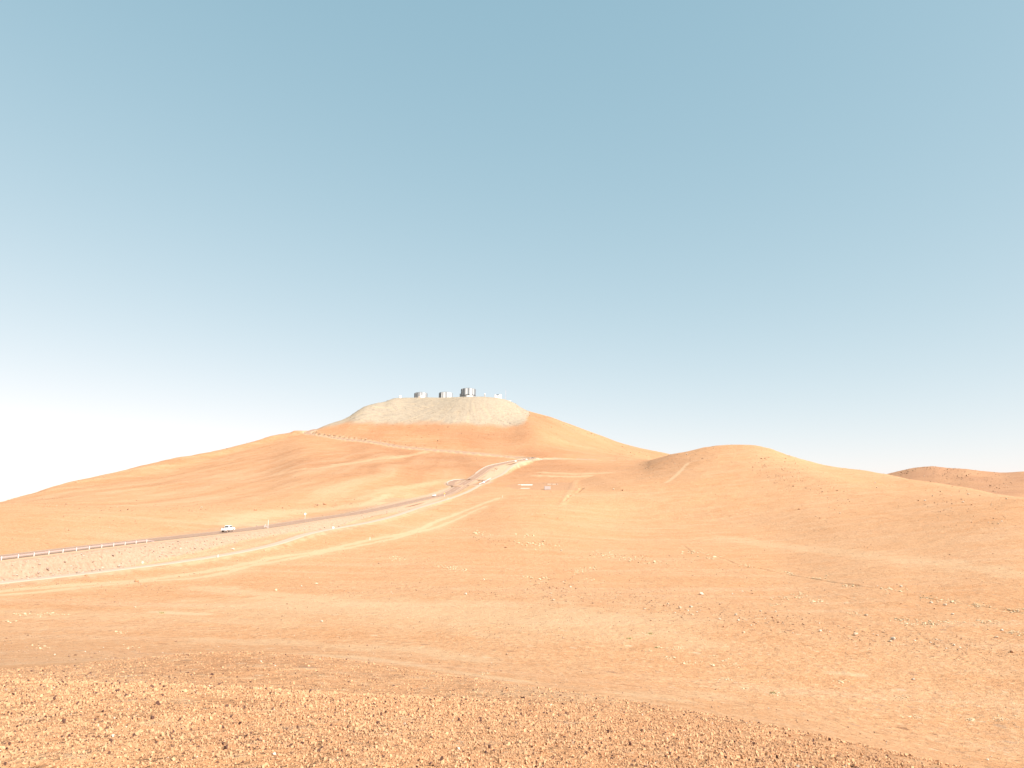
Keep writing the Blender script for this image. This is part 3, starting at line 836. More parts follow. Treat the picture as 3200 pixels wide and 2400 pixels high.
def stones_mesh(name, xyz, size, mat, base='oct', flat=(0.35, 0.8), sink=0.25, seed=1, jit=0.35):
    g = np.random.default_rng(seed); n = len(xyz)
    V, Fc = {'oct': (OCT_V, OCT_F), 'chip': (CHIP_V, CHIP_F), 'ico': (ICO1_V, ICO1_F)}[base]
    nv = len(V)
    v = np.repeat(V[None], n, 0) * (1 + g.uniform(-jit, jit, (n, nv, 1))) + g.uniform(-0.18, 0.18, (n, nv, 3))
    sc = np.stack([g.uniform(0.75, 1.3, n), g.uniform(0.7, 1.1, n), g.uniform(*flat, n)], 1)
    v *= sc[:, None, :] * size[:, None, None] * 0.5
    # random tilt then yaw
    a = g.uniform(0, 2*PI, n); t = g.uniform(-0.5, 0.5, n)
    ct, st = np.cos(t)[:, None], np.sin(t)[:, None]
    y2 = v[..., 1]*ct - v[..., 2]*st; z2 = v[..., 1]*st + v[..., 2]*ct
    ca, sa = np.cos(a)[:, None], np.sin(a)[:, None]
    x3 = v[..., 0]*ca - y2*sa; y3 = v[..., 0]*sa + y2*ca
    out = np.stack([x3, y3, z2], -1) + xyz[:, None, :]
    out[..., 2] += (size * sc[:, 2] * (0.5 - sink))[:, None]
    fc = (Fc[None] + (np.arange(n) * nv)[:, None, None]).reshape(-1, 3)
    me = bpy.data.meshes.new(name)
    me.vertices.add(n * nv); me.vertices.foreach_set('co', out.astype(np.float32).ravel())
    me.loops.add(fc.size); me.loops.foreach_set('vertex_index', fc.astype(np.int32).ravel())
    me.polygons.add(len(fc)); me.polygons.foreach_set('loop_start', np.arange(0, fc.size, 3, dtype=np.int32))
    me.polygons.foreach_set('use_smooth', np.zeros(len(fc), bool))
    me.update(calc_edges=True); me.materials.append(mat)
    return link(bpy.data.objects.new(name, me))

def scatter(n, r0, r1, a0, a1, power=1.0, seed=3):
    """points in a wedge; power 1: even over the ground, 0: even over log range"""
    g = np.random.default_rng(seed)
    u = g.uniform(0, 1, n); a = g.uniform(a0, a1, n)
    if power == 0: r = r0 * (r1 / r0) ** u
    else:
        p = 2 * power; r = (r0**p + u * (r1**p - r0**p)) ** (1 / p)
    return np.sin(a) * r, np.cos(a) * r

# near gravel
A39 = math.radians(41)
x1, y1 = scatter(200000, 4.1, 19.0, -A39, A39, 0.10, 5)
k3 = np.exp(np.interp(np.arctan2(x1, y1), AZ, cr[6]))
keep = rng.uniform(0, 1, len(x1)) < 0.12 + 0.88 * smooth(1.0, 0.45, np.hypot(x1, y1) / np.minimum(k3, 20) + 0.5 * fbm(x1 / 1.6, y1 / 1.6, 3, 77))
x1, y1 = x1[keep], y1[keep]
sz = np.clip(rng.lognormal(math.log(0.0058), 0.55, len(x1)), 0.003, 0.026) * (0.55 + 0.09 * np.hypot(x1, y1))
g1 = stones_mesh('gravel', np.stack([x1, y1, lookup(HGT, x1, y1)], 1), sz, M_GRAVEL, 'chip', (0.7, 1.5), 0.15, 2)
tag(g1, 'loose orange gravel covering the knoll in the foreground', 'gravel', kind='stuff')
x2, y2 = scatter(36000, 16, 40, -A39, A39, 0.5, 6)
keep = (np.sqrt(x2**2 + y2**2) < np.exp(np.interp(np.arctan2(x2, y2), AZ, cr[6])) * 1.05) | (rng.uniform(0, 1, len(x2)) < 0.1)
x2, y2 = x2[keep], y2[keep]
sz = np.clip(rng.lognormal(math.log(0.024), 0.45, len(x2)), 0.012, 0.09)
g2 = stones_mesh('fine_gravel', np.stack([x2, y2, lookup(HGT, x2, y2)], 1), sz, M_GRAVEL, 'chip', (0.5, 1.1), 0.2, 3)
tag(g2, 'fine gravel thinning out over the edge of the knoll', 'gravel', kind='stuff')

# loose stones over valley and slopes
x3, y3 = scatter(66000, 50, 1350, math.radians(-39), math.radians(39), 0, 8)
dens = fbm(x3 / 40, y3 / 40, 3, 71) + 0.5 * fbm(x3 / 9, y3 / 9, 2, 73)
keep = (rng.uniform(0, 1, len(x3)) < smooth(-0.15, 0.75, dens) * 0.85 + 0.12)
rd = np.full(len(x3), 1e9)
for P in (ROAD, SUMMIT, SERVICE, LOBE_L, LOBE_R):
    for p in P[::2]: rd = np.minimum(rd, np.hypot(x3 - p[0], y3 - p[1]))
keep &= rd > 7.5
x3, y3 = x3[keep], y3[keep]; r3 = np.hypot(x3, y3)
sz = np.clip(rng.lognormal(0, 0.5, len(x3)), 0.35, 4.0) * (0.045 + 0.00036 * r3)
capm = lookup(CAP, x3, y3) > 0.5
g3 = stones_mesh('scattered_stones', np.stack([x3, y3, lookup(HGT, x3, y3)], 1)[~capm], sz[~capm], M_STONE, 'oct', (0.4, 0.9), 0.2, 4)
tag(g3, 'small stones strewn over the valley floor and slopes', 'stones', kind='stuff')
# rubble on the summit cap
ac0, ac1 = float(ray(1075, 1300)[0]), float(ray(1665, 1300)[0])
x4, y4 = scatter(11000, 1040, 1350, ac0, ac1, 1, 9)
pyc = to_px(x4, y4, lookup(HGT, x4, y4))[1]
prob = np.interp(pyc, [1240, 1262, 1280, 1300, 1320], [0.10, 0.28, 0.8, 0.75, 0.6])
keep = (lookup(CAP, x4, y4) > 0.4) & (rng.uniform(0, 1, len(x4)) < prob)
x4, y4 = x4[keep], y4[keep]
sz = np.clip(rng.lognormal(math.log(0.6), 0.5, len(x4)), 0.25, 2.2)
g4 = stones_mesh('summit_rubble', np.stack([x4, y4, lookup(HGT, x4, y4)], 1), sz, M_CAPROCK, 'oct', (0.5, 0.95), 0.2, 5)
tag(g4, 'grey blasted rubble on the slope below the summit platform', 'rubble', kind='stuff')
# spoil stones on the road embankment
msk = (spoil > 0.5) & (RR < 420) & (road_d > 7) & (road_d < 24)
ii = np.argwhere(msk)
ii = ii[rng.choice(len(ii), min(7000, len(ii)), replace=False)]
xe = GX[ii[:, 0], ii[:, 1]] + rng.normal(0, 0.4, len(ii)); ye = GY[ii[:, 0], ii[:, 1]] + rng.normal(0, 0.4, len(ii))
sz = np.clip(rng.lognormal(math.log(0.28), 0.5, len(xe)), 0.1, 1.3)
M_SPOIL = rock_material('spoil_stone', (0.26, 0.175, 0.13), (0.45, 0.345, 0.275), 0.03, 1.5)
g5 = stones_mesh('embankment_stones', np.stack([xe, ye, lookup(HGT, xe, ye)], 1), sz, M_SPOIL, 'oct', (0.5, 0.9), 0.25, 6)
tag(g5, 'pale broken stones on the road embankment', 'stones', kind='stuff')

# stony bands crossing the valley
bands = [([(1650,1828),(1800,1850),(2000,1885),(2150,1905),(2300,1925),(2450,1947),(2600,1970),(2800,2000),(3000,2022),(3230,2045)], 1900, 15),
         ([(1780,1728),(1900,1738),(2050,1752),(2200,1775),(2350,1800)], 420, 9), ([(960,1845),(1100,1850),(1300,1838),(1500,1850),(1700,1870)], 700, 10),
         ([(260,1832),(420,1826),(520,1834)], 260, 7), ([(0,1838),(150,1825),(300,1808)], 220, 5), ([(1470,1680),(1560,1690),(1640,1700)], 160, 7),
         ([(1080,1742),(1250,1752),(1400,1775)], 200, 8), ([(2350,1450),(2420,1480),(2500,1500)], 350, 18), ([(2380,1465),(2560,1520),(2640,1560)], 380, 28), ([(2900,1560),(3000,1580),(3150,1640)], 380, 30),
         ([(2000,1470),(2100,1440),(2200,1420)], 200, 14), ([(560,1592),(760,1588),(980,1586),(1120,1570)], 320, 5), ([(120,1578),(330,1590),(560,1600)], 260, 7), ([(2790,1478),(2860,1466),(2950,1475),(3050,1490),(3180,1500)], 500, 9), ([(2880,1470),(3000,1500),(3150,1530)], 300, 10), ([(2153,1412),(2253,1395),(2358,1396),(2458,1424),(2576,1457),(2764,1485)], 130, 3), ([(113,1541),(362,1479),(608,1424),(850,1365)], 200, 3), ([(1661,1291),(1820,1344),(1996,1403)], 200, 5), ([(2790,1476),(2911,1457),(3075,1473)], 120, 2), ([(1700,1340),(1850,1390),(1980,1425)], 200, 14), ([(1150,1345),(1400,1350),(1640,1370)], 260, 16), ([(975,1352),(1045,1362),(1117,1370),(1189,1378),(1262,1391),(1385,1403)], 420, 2)]
bx, by, bs = [], [], []
for pts, n_, spread in bands:
    pp = np.array(pts, float); tt = rng.uniform(0, len(pp) - 1, int(n_ * 1.4))
    for t_ in tt:
        i_ = min(int(t_), len(pp) - 2); u_ = t_ - i_; c_ = pp[i_]*(1-u_) + pp[i_+1]*u_
        q = hit(HGT, c_[0] + rng.normal(0, 14), c_[1] + rng.normal(0, spread * 1.25), 36)
        if q[1] > 2200: continue
        bx.append(q[0]); by.append(q[1]); bs.append(q[1] / F * min(7, (1.75 if spread == 15 else 1.2) * rng.lognormal(0, 0.6)))
bx, by, bs = np.array(bx), np.array(by), np.array(bs)
g7 = stones_mesh('band_stones', np.stack([bx, by, lookup(HGT, bx, by)], 1), bs, M_STONE, 'oct', (0.6, 1.0), 0.25, 17)
tag(g7, 'bands of broken stones crossing the valley and hill slopes', 'stones', kind='stuff')

# pale salt crust lumps
patches = [(2027,1980,46),(2060,2024,26),(2027,2036,34),(2122,2028,44),(2089,2057,30),(2152,2072,62),(2222,2075,36),(2258,2064,34),(2285,2079,60),(2230,2051,20),
 (2323,2153,44),(2425,2168,40),(2627,2131,40),(2815,2182,50),(2859,2240,44),(3039,2247,40),(3133,2247,70),(2909,1950,60),(2265,2124,50),(2870,1949,80),(2820,1935,60),(2670,1918,40),
 (1235,1749,40),(1365,1770,26),(1398,1774,50),(1440,1782,40),(1646,1804,26),(1704,1806,24),(1830,1815,40),(1877,1732,70),(1920,1740,60),(1979,1745,80),(2060,1758,60),(1841,1779,60),(1800,1788,60),
 (1494,1670,80),(1646,1676,60),(1700,1705,120),(1660,1700,70),(1420,1775,40),(1590,1780,40),(70,1921,60),(130,1921,40),(170,1921,40),(200,1921,30),(24,1942,36),(130,2024,50),(405,2023,60),(383,1977,40),
 (2790,1843,60),(2900,1868,60),(2960,1880,50),(2470,1792,40),(2560,1808,50),(2660,1832,40),(3060,1893,60),(3170,1907,50),(2500,1860,60),(2450,1870,50),(2420,1890,40),(2560,1880,60),(2170,1728,60),(2230,1742,60),(2330,1768,40),
 (3100,1945,70),(3160,1975,50),(3190,1985,30),(2960,1945,50),(1515,2105,40),(1240,1745,50)]
cx, cy, csz = [], [], []
for (px, py, wd) in patches:
    for _ in range(int(wd * (0.7 if px > 600 else 0.35))):
        q = hit(HGT, px + rng.normal(0, wd * 0.32), py + rng.normal(0, 1.2 + wd * 0.05), 36)
        cx.append(q[0]); cy.append(q[1]); csz.append(np.hypot(q[0], q[1]) * 0.0016 * rng.lognormal(0, 0.45))
cx, cy, csz = np.array(cx), np.array(cy), np.array(csz)
g6 = stones_mesh('pale_crust', np.stack([cx, cy, lookup(HGT, cx, cy)], 1), csz * 0.9, M_CRUST, 'ico', (0.3, 0.6), 0.2, 7)
tag(g6, 'pale yellowish crust lumps dotted over the valley floor', 'crust', kind='stuff')

# single boulders
def boulder_mesh(seed, lump=0.28):
    g = np.random.default_rng(seed)
    bm = bmesh.new(); bmesh.ops.create_icosphere(bm, subdivisions=2, radius=0.5)
    cuts = g.normal(0, 1, (7, 3)); cuts /= np.linalg.norm(cuts, axis=1, keepdims=True)
    for v in bm.verts:
        p = np.array(v.co[:])
        for c in cuts:
            d = p @ c; lim = 0.30 + 0.12 * (abs(c[0]) % 1)
            if d > lim: p = p - c * (d - lim) * 0.85
        p *= 1 + lump * 0.3 * math.sin(7 * p[0] + seed) * math.cos(6 * p[1] + 2 * seed)
        p[2] *= 0.78
        v.co = p
    me = bpy.data.meshes.new('boulder'); bm.to_mesh(me); bm.free()
    return me
BM = [boulder_mesh(s) for s in range(8)]
def boulder(px, py, wpx, mat, label, group=None, k=None, tall=1.0):
    q = hit(HGT, px, py, 36)
    d = q[1]; w = wpx * d / F
    me = BM[k if k is not None else random.randrange(8)].copy(); me.materials.append(mat)
    o = link(bpy.data.objects.new('boulder', me))
    o.location = (q[0], q[1], q[2] + w * 0.22 * tall)
    o.scale = (w * random.uniform(0.95, 1.25), w * random.uniform(0.75, 1.05), w * tall)
    o.rotation_euler = (random.uniform(-.3, .3), random.uniform(-.3, .3), random.uniform(0, 6))
    tag(o, label, 'boulder', group)
    return o
boulder(2192,1859,13,M_BOULDER_PALE,'lone pale boulder above the stony band at centre right')
boulder(2125,1903,13,M_BOULDER,'upright grey boulder, biggest at the left end of the stony band',tall=1.3)
boulder(2675,1986,16,M_BOULDER,'largest dark boulder in the stony band on the right')
boulder(2791,1999,14,M_BOULDER_PALE,'pale boulder at the top of the rock heap on the right')
boulder(2782,2006,11,M_BOULDER,'smaller boulder in front of the rock heap on the right')
boulder(2910,1885,9,M_BOULDER_PALE,'left one of two boulders just below the gully on the right')
boulder(2953,1892,10,M_BOULDER_PALE,'right one of two boulders just below the gully on the right')
boulder(2921,1903,7,M_BOULDER_RED,'flat dark boulder under the pair below the gully')
boulder(2816,1834,8,M_BOULDER_PALE,'pale stone lying just above the gully on the right')
boulder(2707,1925,10,M_BOULDER,'boulder among pale crust below the gully')
boulder(3163,2039,13,M_BOULDER_RED,'dark boulder near the right edge of the picture')
boulder(3114,1994,10,M_BOULDER,'boulder left of the pale crust near the right edge')
boulder(3132,1971,9,M_BOULDER_PALE,'pale boulder beside the crust patch near the right edge')
boulder(1581,1712,9,M_BOULDER_RED,'dark boulder alone on the valley floor below the works pad')
boulder(1754,1721,6,M_BOULDER_PALE,'small pale stone right of the dark valley boulder')
boulder(1456,1858,9,M_BOULDER_PALE,'pale boulder with a long shadow at mid valley')
boulder(1730,1877,9,M_BOULDER,'flat boulder left of the stony band at centre')
boulder(1825,1880,8,M_BOULDER_RED,'low dark boulder at the left start of the stony band')
boulder(1006,1944,10,M_BOULDER_PALE,'isolated boulder on smooth sand below the valley tracks')
boulder(989,1826,8,M_BOULDER,'boulder on pale sand right of the dirt tracks')
boulder(862,1846,9,M_CRUST,'pale lumpy boulder beside the dirt tracks')
boulder(427,1819,13,M_BOULDER_RED,'reddish brown boulder on the edge of the lower dirt track',tall=1.2)
boulder(268,1800,9,M_BOULDER_RED,'reddish stone between service track and dirt track at left')
boulder(422,1898,6,M_BOULDER,'small stone on bare sand at far left')
boulder(798,1595,10,M_BOULDER_RED,'rust coloured boulder behind the road above the truck')
boulder(727,1719,10,M_BOULDER_PALE,'pale boulder at the foot of the embankment below the truck')
boulder(1015,1577,9,M_BOULDER_RED,'rust coloured boulder on the bank left of the road bend')
boulder(827,1722,6,M_BOULDER,'stone on the near side of the service track')
boulder(1512,1812,6,M_BOULDER_PALE,'pale stone above the middle of the valley')
boulder(2977,1331+590,8,M_BOULDER_PALE,'pale stone right of the flat dark boulder below the gully')
for i, (px, py, wpx) in enumerate([(2163,1922,8),(2300,1923,9),(2262,1960,8),(2324,1978,9),(2377,1911,7),(2415,1931,9),(2431,1925,6),(2424,1912,6),(2076,1894,10),(2088,1889,8),(2159,1898,10),(2217,1904,7),(2249,1936,7),(2308,1940,8),(2358,1946,8),(2347,1956,7),(2564,1974,10),(2434,1946,8),(2014,1904,7),(2110,1916,6),(2140,1918,6),(2742,1987,7),(2982,2018,8),(2991,1989,6),(2926,2000,7),(2478,1979,5),(2640,1963,6),(2620,1957,6),(1783,1835,6),(1740,1839,7),(2190,1908,5),(2150,1909,6)]):
    boulder(px, py, wpx, [M_BOULDER, M_BOULDER_PALE, M_BOULDER_RED][i % 3], ['small tan rock in the stony band across the middle right', 'small pale rock in the stony band across the middle right', 'small dark red rock in the stony band across the middle right'][i % 3], 'rocks of the stony band')
for i, (px, py, wpx) in enumerate([(2352,1856,6),(2320,1850,6),(2289,1857,5),(2816,1887,5),(1657,1817,5),(942,1833,6),(2940,1600,6),(3026,1545,7),(3010,1570,7),(3037,1578,6),(2915,1551,6),(2890,1565,6),(2870,1565,5),(3120,1638,6),(3131,1630,5),(2618,1533,5),(2740,1525,5),(2735,1510,5),(2563,1620,5),(2550,1614,5),(2625,1605,5),(2498,1592,7),(3146,1560,6),(1917,1530,6),(1946,1533,7)]):
    boulder(px, py, wpx, [M_BOULDER_RED, M_BOULDER, M_BOULDER_PALE][i % 3], ['small dark red rock lying singly on the open orange slopes', 'small tan rock lying singly on the open orange slopes', 'small pale rock lying singly on the open orange slopes'][i % 3], 'scattered single rocks')

# dry tufts
def tuft(px, py, wpx, label):
    q = hit(HGT, px, py, 36); s = wpx * np.hypot(q[0], q[1]) / F
    bm = bmesh.new()
    for _ in range(46):
        bx, by = rng.normal(0, s * 0.15), rng.normal(0, s * 0.08)
        a = rng.uniform(0, 2*PI); h = s * rng.uniform(0.10, 0.26)
        dx, dy = math.cos(a) * s * 0.05, math.sin(a) * s * 0.05
        lx, ly = rng.normal(0, s * 0.06), rng.normal(0, s * 0.06)
        z0 = ground_z(q[0] + bx, q[1] + by) - q[2] - 0.02
        v = [bm.verts.new((bx - dx, by - dy, z0)), bm.verts.new((bx + dx, by + dy, z0)), bm.verts.new((bx + lx + dx*.3, by + ly + dy*.3, z0 + h)), bm.verts.new((bx + lx - dx*.6, by + ly + dy, z0 + h * 0.8))]
        bm.faces.new(v)
    o = bm_obj('dry_tuft', bm, M_PLANT); o.location = tuple(q)
    tag(o, label, 'dry plant', 'dry tufts in the valley')
tuft(506,1917,22,'small greenish dry tuft on bare sand at left')
tuft(2033,1982,26,'long low dry tuft nearest the stony band')
tuft(1968,1997,24,'dry tuft left of the pale crust at centre right')
tuft(2053,2025,20,'dry tuft above the pale crust at centre right')
tuft(2415,2167,28,'dry tuft with a dark shadow on the lower right slope')

# ------------------------------------------------------------------ guard rails
LOBE_SIDE = 1 if offset_path_x(LOBE_L) else -1
def road_frame(P, t):
    i = int(np.clip(t, 0, len(P) - 2)); u = t - i
    p = P[i] * (1 - u) + P[i+1] * u; d = P[min(i+1, len(P)-1)] - P[max(i-1, 0)]; d = d[:2] / np.linalg.norm(d[:2])
    return p, np.array([d[0], d[1]]), np.array([d[1], -d[0]])

def guardrail(path, label, post_step=4.0, start=0.0, end=None, mat_rail=M_ZINC, mat_post=M_ZINC_BRIGHT, post_side=1, h=0.75, terminal=False, post_w=0.16):
    """path: xyz polyline at ground level; rail on one side of the posts"""
    L = np.concatenate([[0], np.cumsum(np.linalg.norm(np.diff(path[:, :2], axis=0), axis=1))])
    def pt(s):
        return np.array([np.interp(s, L, path[:, k]) for k in range(3)])
    def fr(s):
        a, b = pt(max(0, s - 0.5)), pt(min(L[-1], s + 0.5)); d = (b - a)[:2]; d /= np.linalg.norm(d) + 1e-9
        return d, np.array([d[1], -d[0]])
    o0 = pt(0)
    root = empty('guardrail', o0, label=label, cat='guardrail', group='guardrails along the road')
    prof = [(0.0, h - 0.31), (0.085, h - 0.25), (0.085, h - 0.20), (0.015, h - 0.155), (0.085, h - 0.11), (0.085, h - 0.06), (0.0, h)]
    ss = np.arange(0, L[-1], 2.0).tolist() + [L[-1]]
    verts, faces = [], []
    for s in ss:
        p = pt(s) - o0; d, n = fr(s)
        drop = 0.0
        if terminal and s > L[-1] - 3.2: drop = (h - 0.28) * (1 - (L[-1] - s) / 3.2)
        for (o, z) in prof:
            w = -post_side * (o + 0.06)
            verts.append((p[0] + n[0]*w, p[1] + n[1]*w, p[2] + z - drop))
        for (o, z) in prof[::-1]:
            w = -post_side * (o + 0.05)
            verts.append((p[0] + n[0]*w, p[1] + n[1]*w, p[2] + z - drop - 0.004))
    k = len(prof) * 2
    for i in range(len(ss) - 1):
        for j in range(k):
            jj = (j + 1) % k
            faces.append((i*k + j, i*k + jj, (i+1)*k + jj, (i+1)*k + j))
    mesh_obj('rail', verts, faces, mat_rail, root)
    bm = bmesh.new(); add_box(bm, (0, 0, h/2 - 0.2), (post_w, post_w, h + 0.5), 0, 0.012)
    pm = bpy.data.meshes.new('post'); bm.to_mesh(pm); bm.free(); pm.materials.append(mat_post)
    s = start
    while s <= (L[-1] if end is None else end):
        p = pt(s) - o0; d, n = fr(s)
        po = link(bpy.data.objects.new('post', pm), root)
        po.location = (p[0] + n[0]*post_side*0.06, p[1] + n[1]*post_side*0.06, p[2]); po.rotation_euler = (0, 0, math.atan2(d[1], d[0]))
        s += post_step
    return root

def offset_path(P, off, i0, i1, dz=0.0):
    Q = P[i0:i1].copy(); T = np.gradient(Q[:, :2], axis=0); T /= np.linalg.norm(T, axis=1, keepdims=True)
    Q[:, 0] += T[:, 1] * off; Q[:, 1] += -T[:, 0] * off; Q[:, 2] += dz
    return Q
def idx_px(P, px):
    x = to_px(P[:, 0], P[:, 1], P[:, 2])[0]
    return int(np.argmin(np.abs(x - px)))
i_end = idx_px(offset_path(ROAD, 4.9, 0, len(ROAD)), 485)
i_beg = idx_px(offset_path(ROAD, 4.9, 0, len(ROAD)), -160)
rail_path = offset_path(ROAD, 4.9, i_beg, i_end + 1, -0.05)
Lr = np.linalg.norm(np.diff(rail_path[:, :2], axis=0), axis=1).sum()
guardrail(rail_path, 'long steel guardrail with white posts along the road at left', 4.0, start=(Lr - 3.2) % 4.0, end=Lr - 3.1, terminal=True, post_w=0.14)
a0, a1 = idx_px(ROAD, 1500), idx_px(ROAD, 1655)
guardrail(offset_path(ROAD, -4.6, a0, a1, 0.0), 'white guardrail on the outer road edge below the hairpin', 4.0, mat_rail=M_ZINC_BRIGHT, mat_post=M_ZINC_BRIGHT, post_side=-1, h=0.7)
guardrail(offset_path(LOBE_L, 3.4 * LOBE_SIDE, 4, len(LOBE_L) - 6, 0.0), 'curved white guardrail round the left turnout', 3.0, mat_rail=M_ZINC_BRIGHT, mat_post=M_ZINC_BRIGHT, post_side=-1, h=0.7)
nr = len(LOBE_R)
guardrail(offset_path(LOBE_R, 3.2, int(nr*0.30), int(nr*0.82), 0.0)if False else resample([at(1533,1496.5,640), at(1522,1502,628), at(1512,1508,614), at(1498,1514,602)], 2.0), 'white guardrail beside the right turnout', 3.0, mat_rail=M_WHITE, mat_post=M_WHITE, post_side=-1, h=0.8)
sd0 = resample([at(1655,1434.6,866), at(1672,1434.4,866), at(1694,1435.6,866)], 2.0)
sd0[:, 2] = lookup(HGT, sd0[:, 0], sd0[:, 1])
guardrail(sd0, 'white guardrail at the hairpin on the saddle', 3.0, mat_rail=M_WHITE, mat_post=M_WHITE, post_side=-1, h=1.0)

# ------------------------------------------------------------------ pickup truck
def wheel(parent, x, y, r, w):
    side = 1 if y > 0 else -1
    wh = lathe('wheel', [(r*0.62, -w/2), (r*0.94, -w/2), (r, -w*0.36), (r, w*0.36), (r*0.94, w/2), (r*0.62, w/2)], M_TYRE, parent, 28)
    wh.rotation_euler = (PI/2, 0, 0); wh.location = (x, y, r)
    rim = lathe('rim', [(r*0.05, -w*0.30), (r*0.60, -w*0.42), (r*0.63, -w*0.3), (r*0.63, w*0.3), (r*0.60, w*0.42), (r*0.05, w*0.30)], M_RIM, wh, 20)
    return wh

def arch_profile(x0, x1, zb, top, wheels, rw):
    """closed side outline: bottom edge with wheel arches, then the given top points"""
    pts = [(x0, zb)]
    for xc in wheels:
        for i in range(11):
            t = PI - PI * i / 10
            pts.append((xc + rw * math.cos(t), max(zb, 0.36 + rw * math.sin(t)) if 0 < i < 10 else zb))
    pts.append((x1, zb))
    return pts + top

def pickup(loc, rz, pitch):
    root = empty('pickup_truck', loc, rz, label='white double cab pickup truck driving up the asphalt road', cat='truck')
    root.rotation_euler = (0, -pitch, rz); root.scale = (1.0, 1.0, 1.13)
    r = 0.44
    wx = (-1.62, 1.58)
    # body below the belt line, bed walls at rear (x forward)
    body = arch_profile(-2.62, 2.60, 0.46, [(2.66, 0.62), (2.66, 0.90), (2.52, 1.02), (1.50, 1.10), (-0.78, 1.12), (-0.79, 0.72), (-2.56, 0.72)], wx, 0.47)
    prism('body', body, -0.90, 0.90, M_CARWHITE, root, 0.0)
    for s in (-1, 1):
        prism('bed_side', [(-2.62, 0.73), (-0.80, 0.73), (-0.80, 1.14), (-2.60, 1.12)], s*0.80, s*0.905, M_CARWHITE, root, 0.015)
    box('tailgate', (-2.60, 0, 0.88), (0.07, 1.60, 0.50), M_CARWHITE, root, 0.015)
    box('tailgate_handle', (-2.645, 0.0, 1.02), (0.03, 0.22, 0.07), M_BLACK, root, 0.008)
    box('number_plate', (-2.76, 0.0, 0.62), (0.015, 0.36, 0.13), M_WHITE, root)
    box('rear_bumper', (-2.70, 0, 0.56), (0.13, 1.72, 0.17), M_CARWHITE, root, 0.03)
    for s in (-1, 1): box('tail_light', (-2.632, s*0.835, 0.93), (0.06, 0.12, 0.34), M_TAIL, root, 0.012)
    box('load', (-1.95, 0.35, 0.98), (0.7, 0.5, 0.5), M_DARKSTEEL, root, 0.03)
    # cab
    cab = [(-0.84, 1.10), (1.52, 1.09), (0.86, 1.64), (0.60, 1.74), (0.0, 1.78), (-0.55, 1.755), (-0.70, 1.68)]
    cb = prism('cab', cab, -0.86, 0.86, M_CARWHITE, root, 0.0, (1.10, 0.20))
    def pane(pts, name='window'):
        me = mesh_obj(name, pts, [tuple(range(len(pts)))], M_GLASS, cb)
        so = me.modifiers.new('thickness', 'SOLIDIFY'); so.thickness = 0.012; so.offset = 0
    def wy(z): return 0.86 * (1 - 0.20 * (z - 1.10)) + 0.008
    for s in (-1, 1):
        q = [(-0.60, 1.18), (0.25, 1.18), (0.25, 1.66), (-0.46, 1.64)]
        pane([(x, s*wy(z), z) for x, z in (q if s < 0 else q[::-1])])
        q = [(0.36, 1.18), (1.26, 1.18), (0.74, 1.62), (0.36, 1.66)]
        pane([(x, s*wy(z), z) for x, z in (q if s < 0 else q[::-1])])
        box('wing_mirror', (1.02, s*1.0, 1.20), (0.12, 0.20, 0.16), M_CARWHITE, root, 0.03)
        box('door_handle', (0.36, s*0.91, 1.02), (0.16, 0.025, 0.03), M_BLACK, root)
        box('head_light', (2.58, s*0.68, 0.88), (0.12, 0.36, 0.16), M_GLASS, root, 0.03)
    # rear and front glass follow the cab slope
    pane([(-0.825, -0.70, 1.20), (-0.825, 0.70, 1.20), (-0.730, 0.63, 1.63), (-0.730, -0.63, 1.63)], 'rear_window')
    pane([(1.43, 0.74, 1.18), (1.43, -0.74, 1.18), (0.95, -0.66, 1.58), (0.95, 0.66, 1.58)], 'windscreen')
    for x in wx:
        for s in (-1, 1): wheel(root, x, s*0.80, r, 0.27)
    for s in (-1, 1): box('roof_rail', (0.1, s*0.5, 1.775), (0.9, 0.05, 0.03), M_BLACK, root)
    box('underbody', (0, 0, 0.42), (4.6, 1.2, 0.2), M_BLACK, root)
    for ch in root.children:
        if not ch.name.startswith('wheel'): ch.location.z += 0.12
    return root
it = idx_px(ROAD, 703)
p, d, n = road_frame(ROAD, it)
sl = (ROAD[it+2, 2] - ROAD[it-2, 2]) / np.linalg.norm(ROAD[it+2, :2] - ROAD[it-2, :2])
q = p.copy(); q[:2] += n * 1.7
pickup((q[0], q[1], q[2] + 0.01), math.atan2(d[1], d[0]), math.atan(sl))

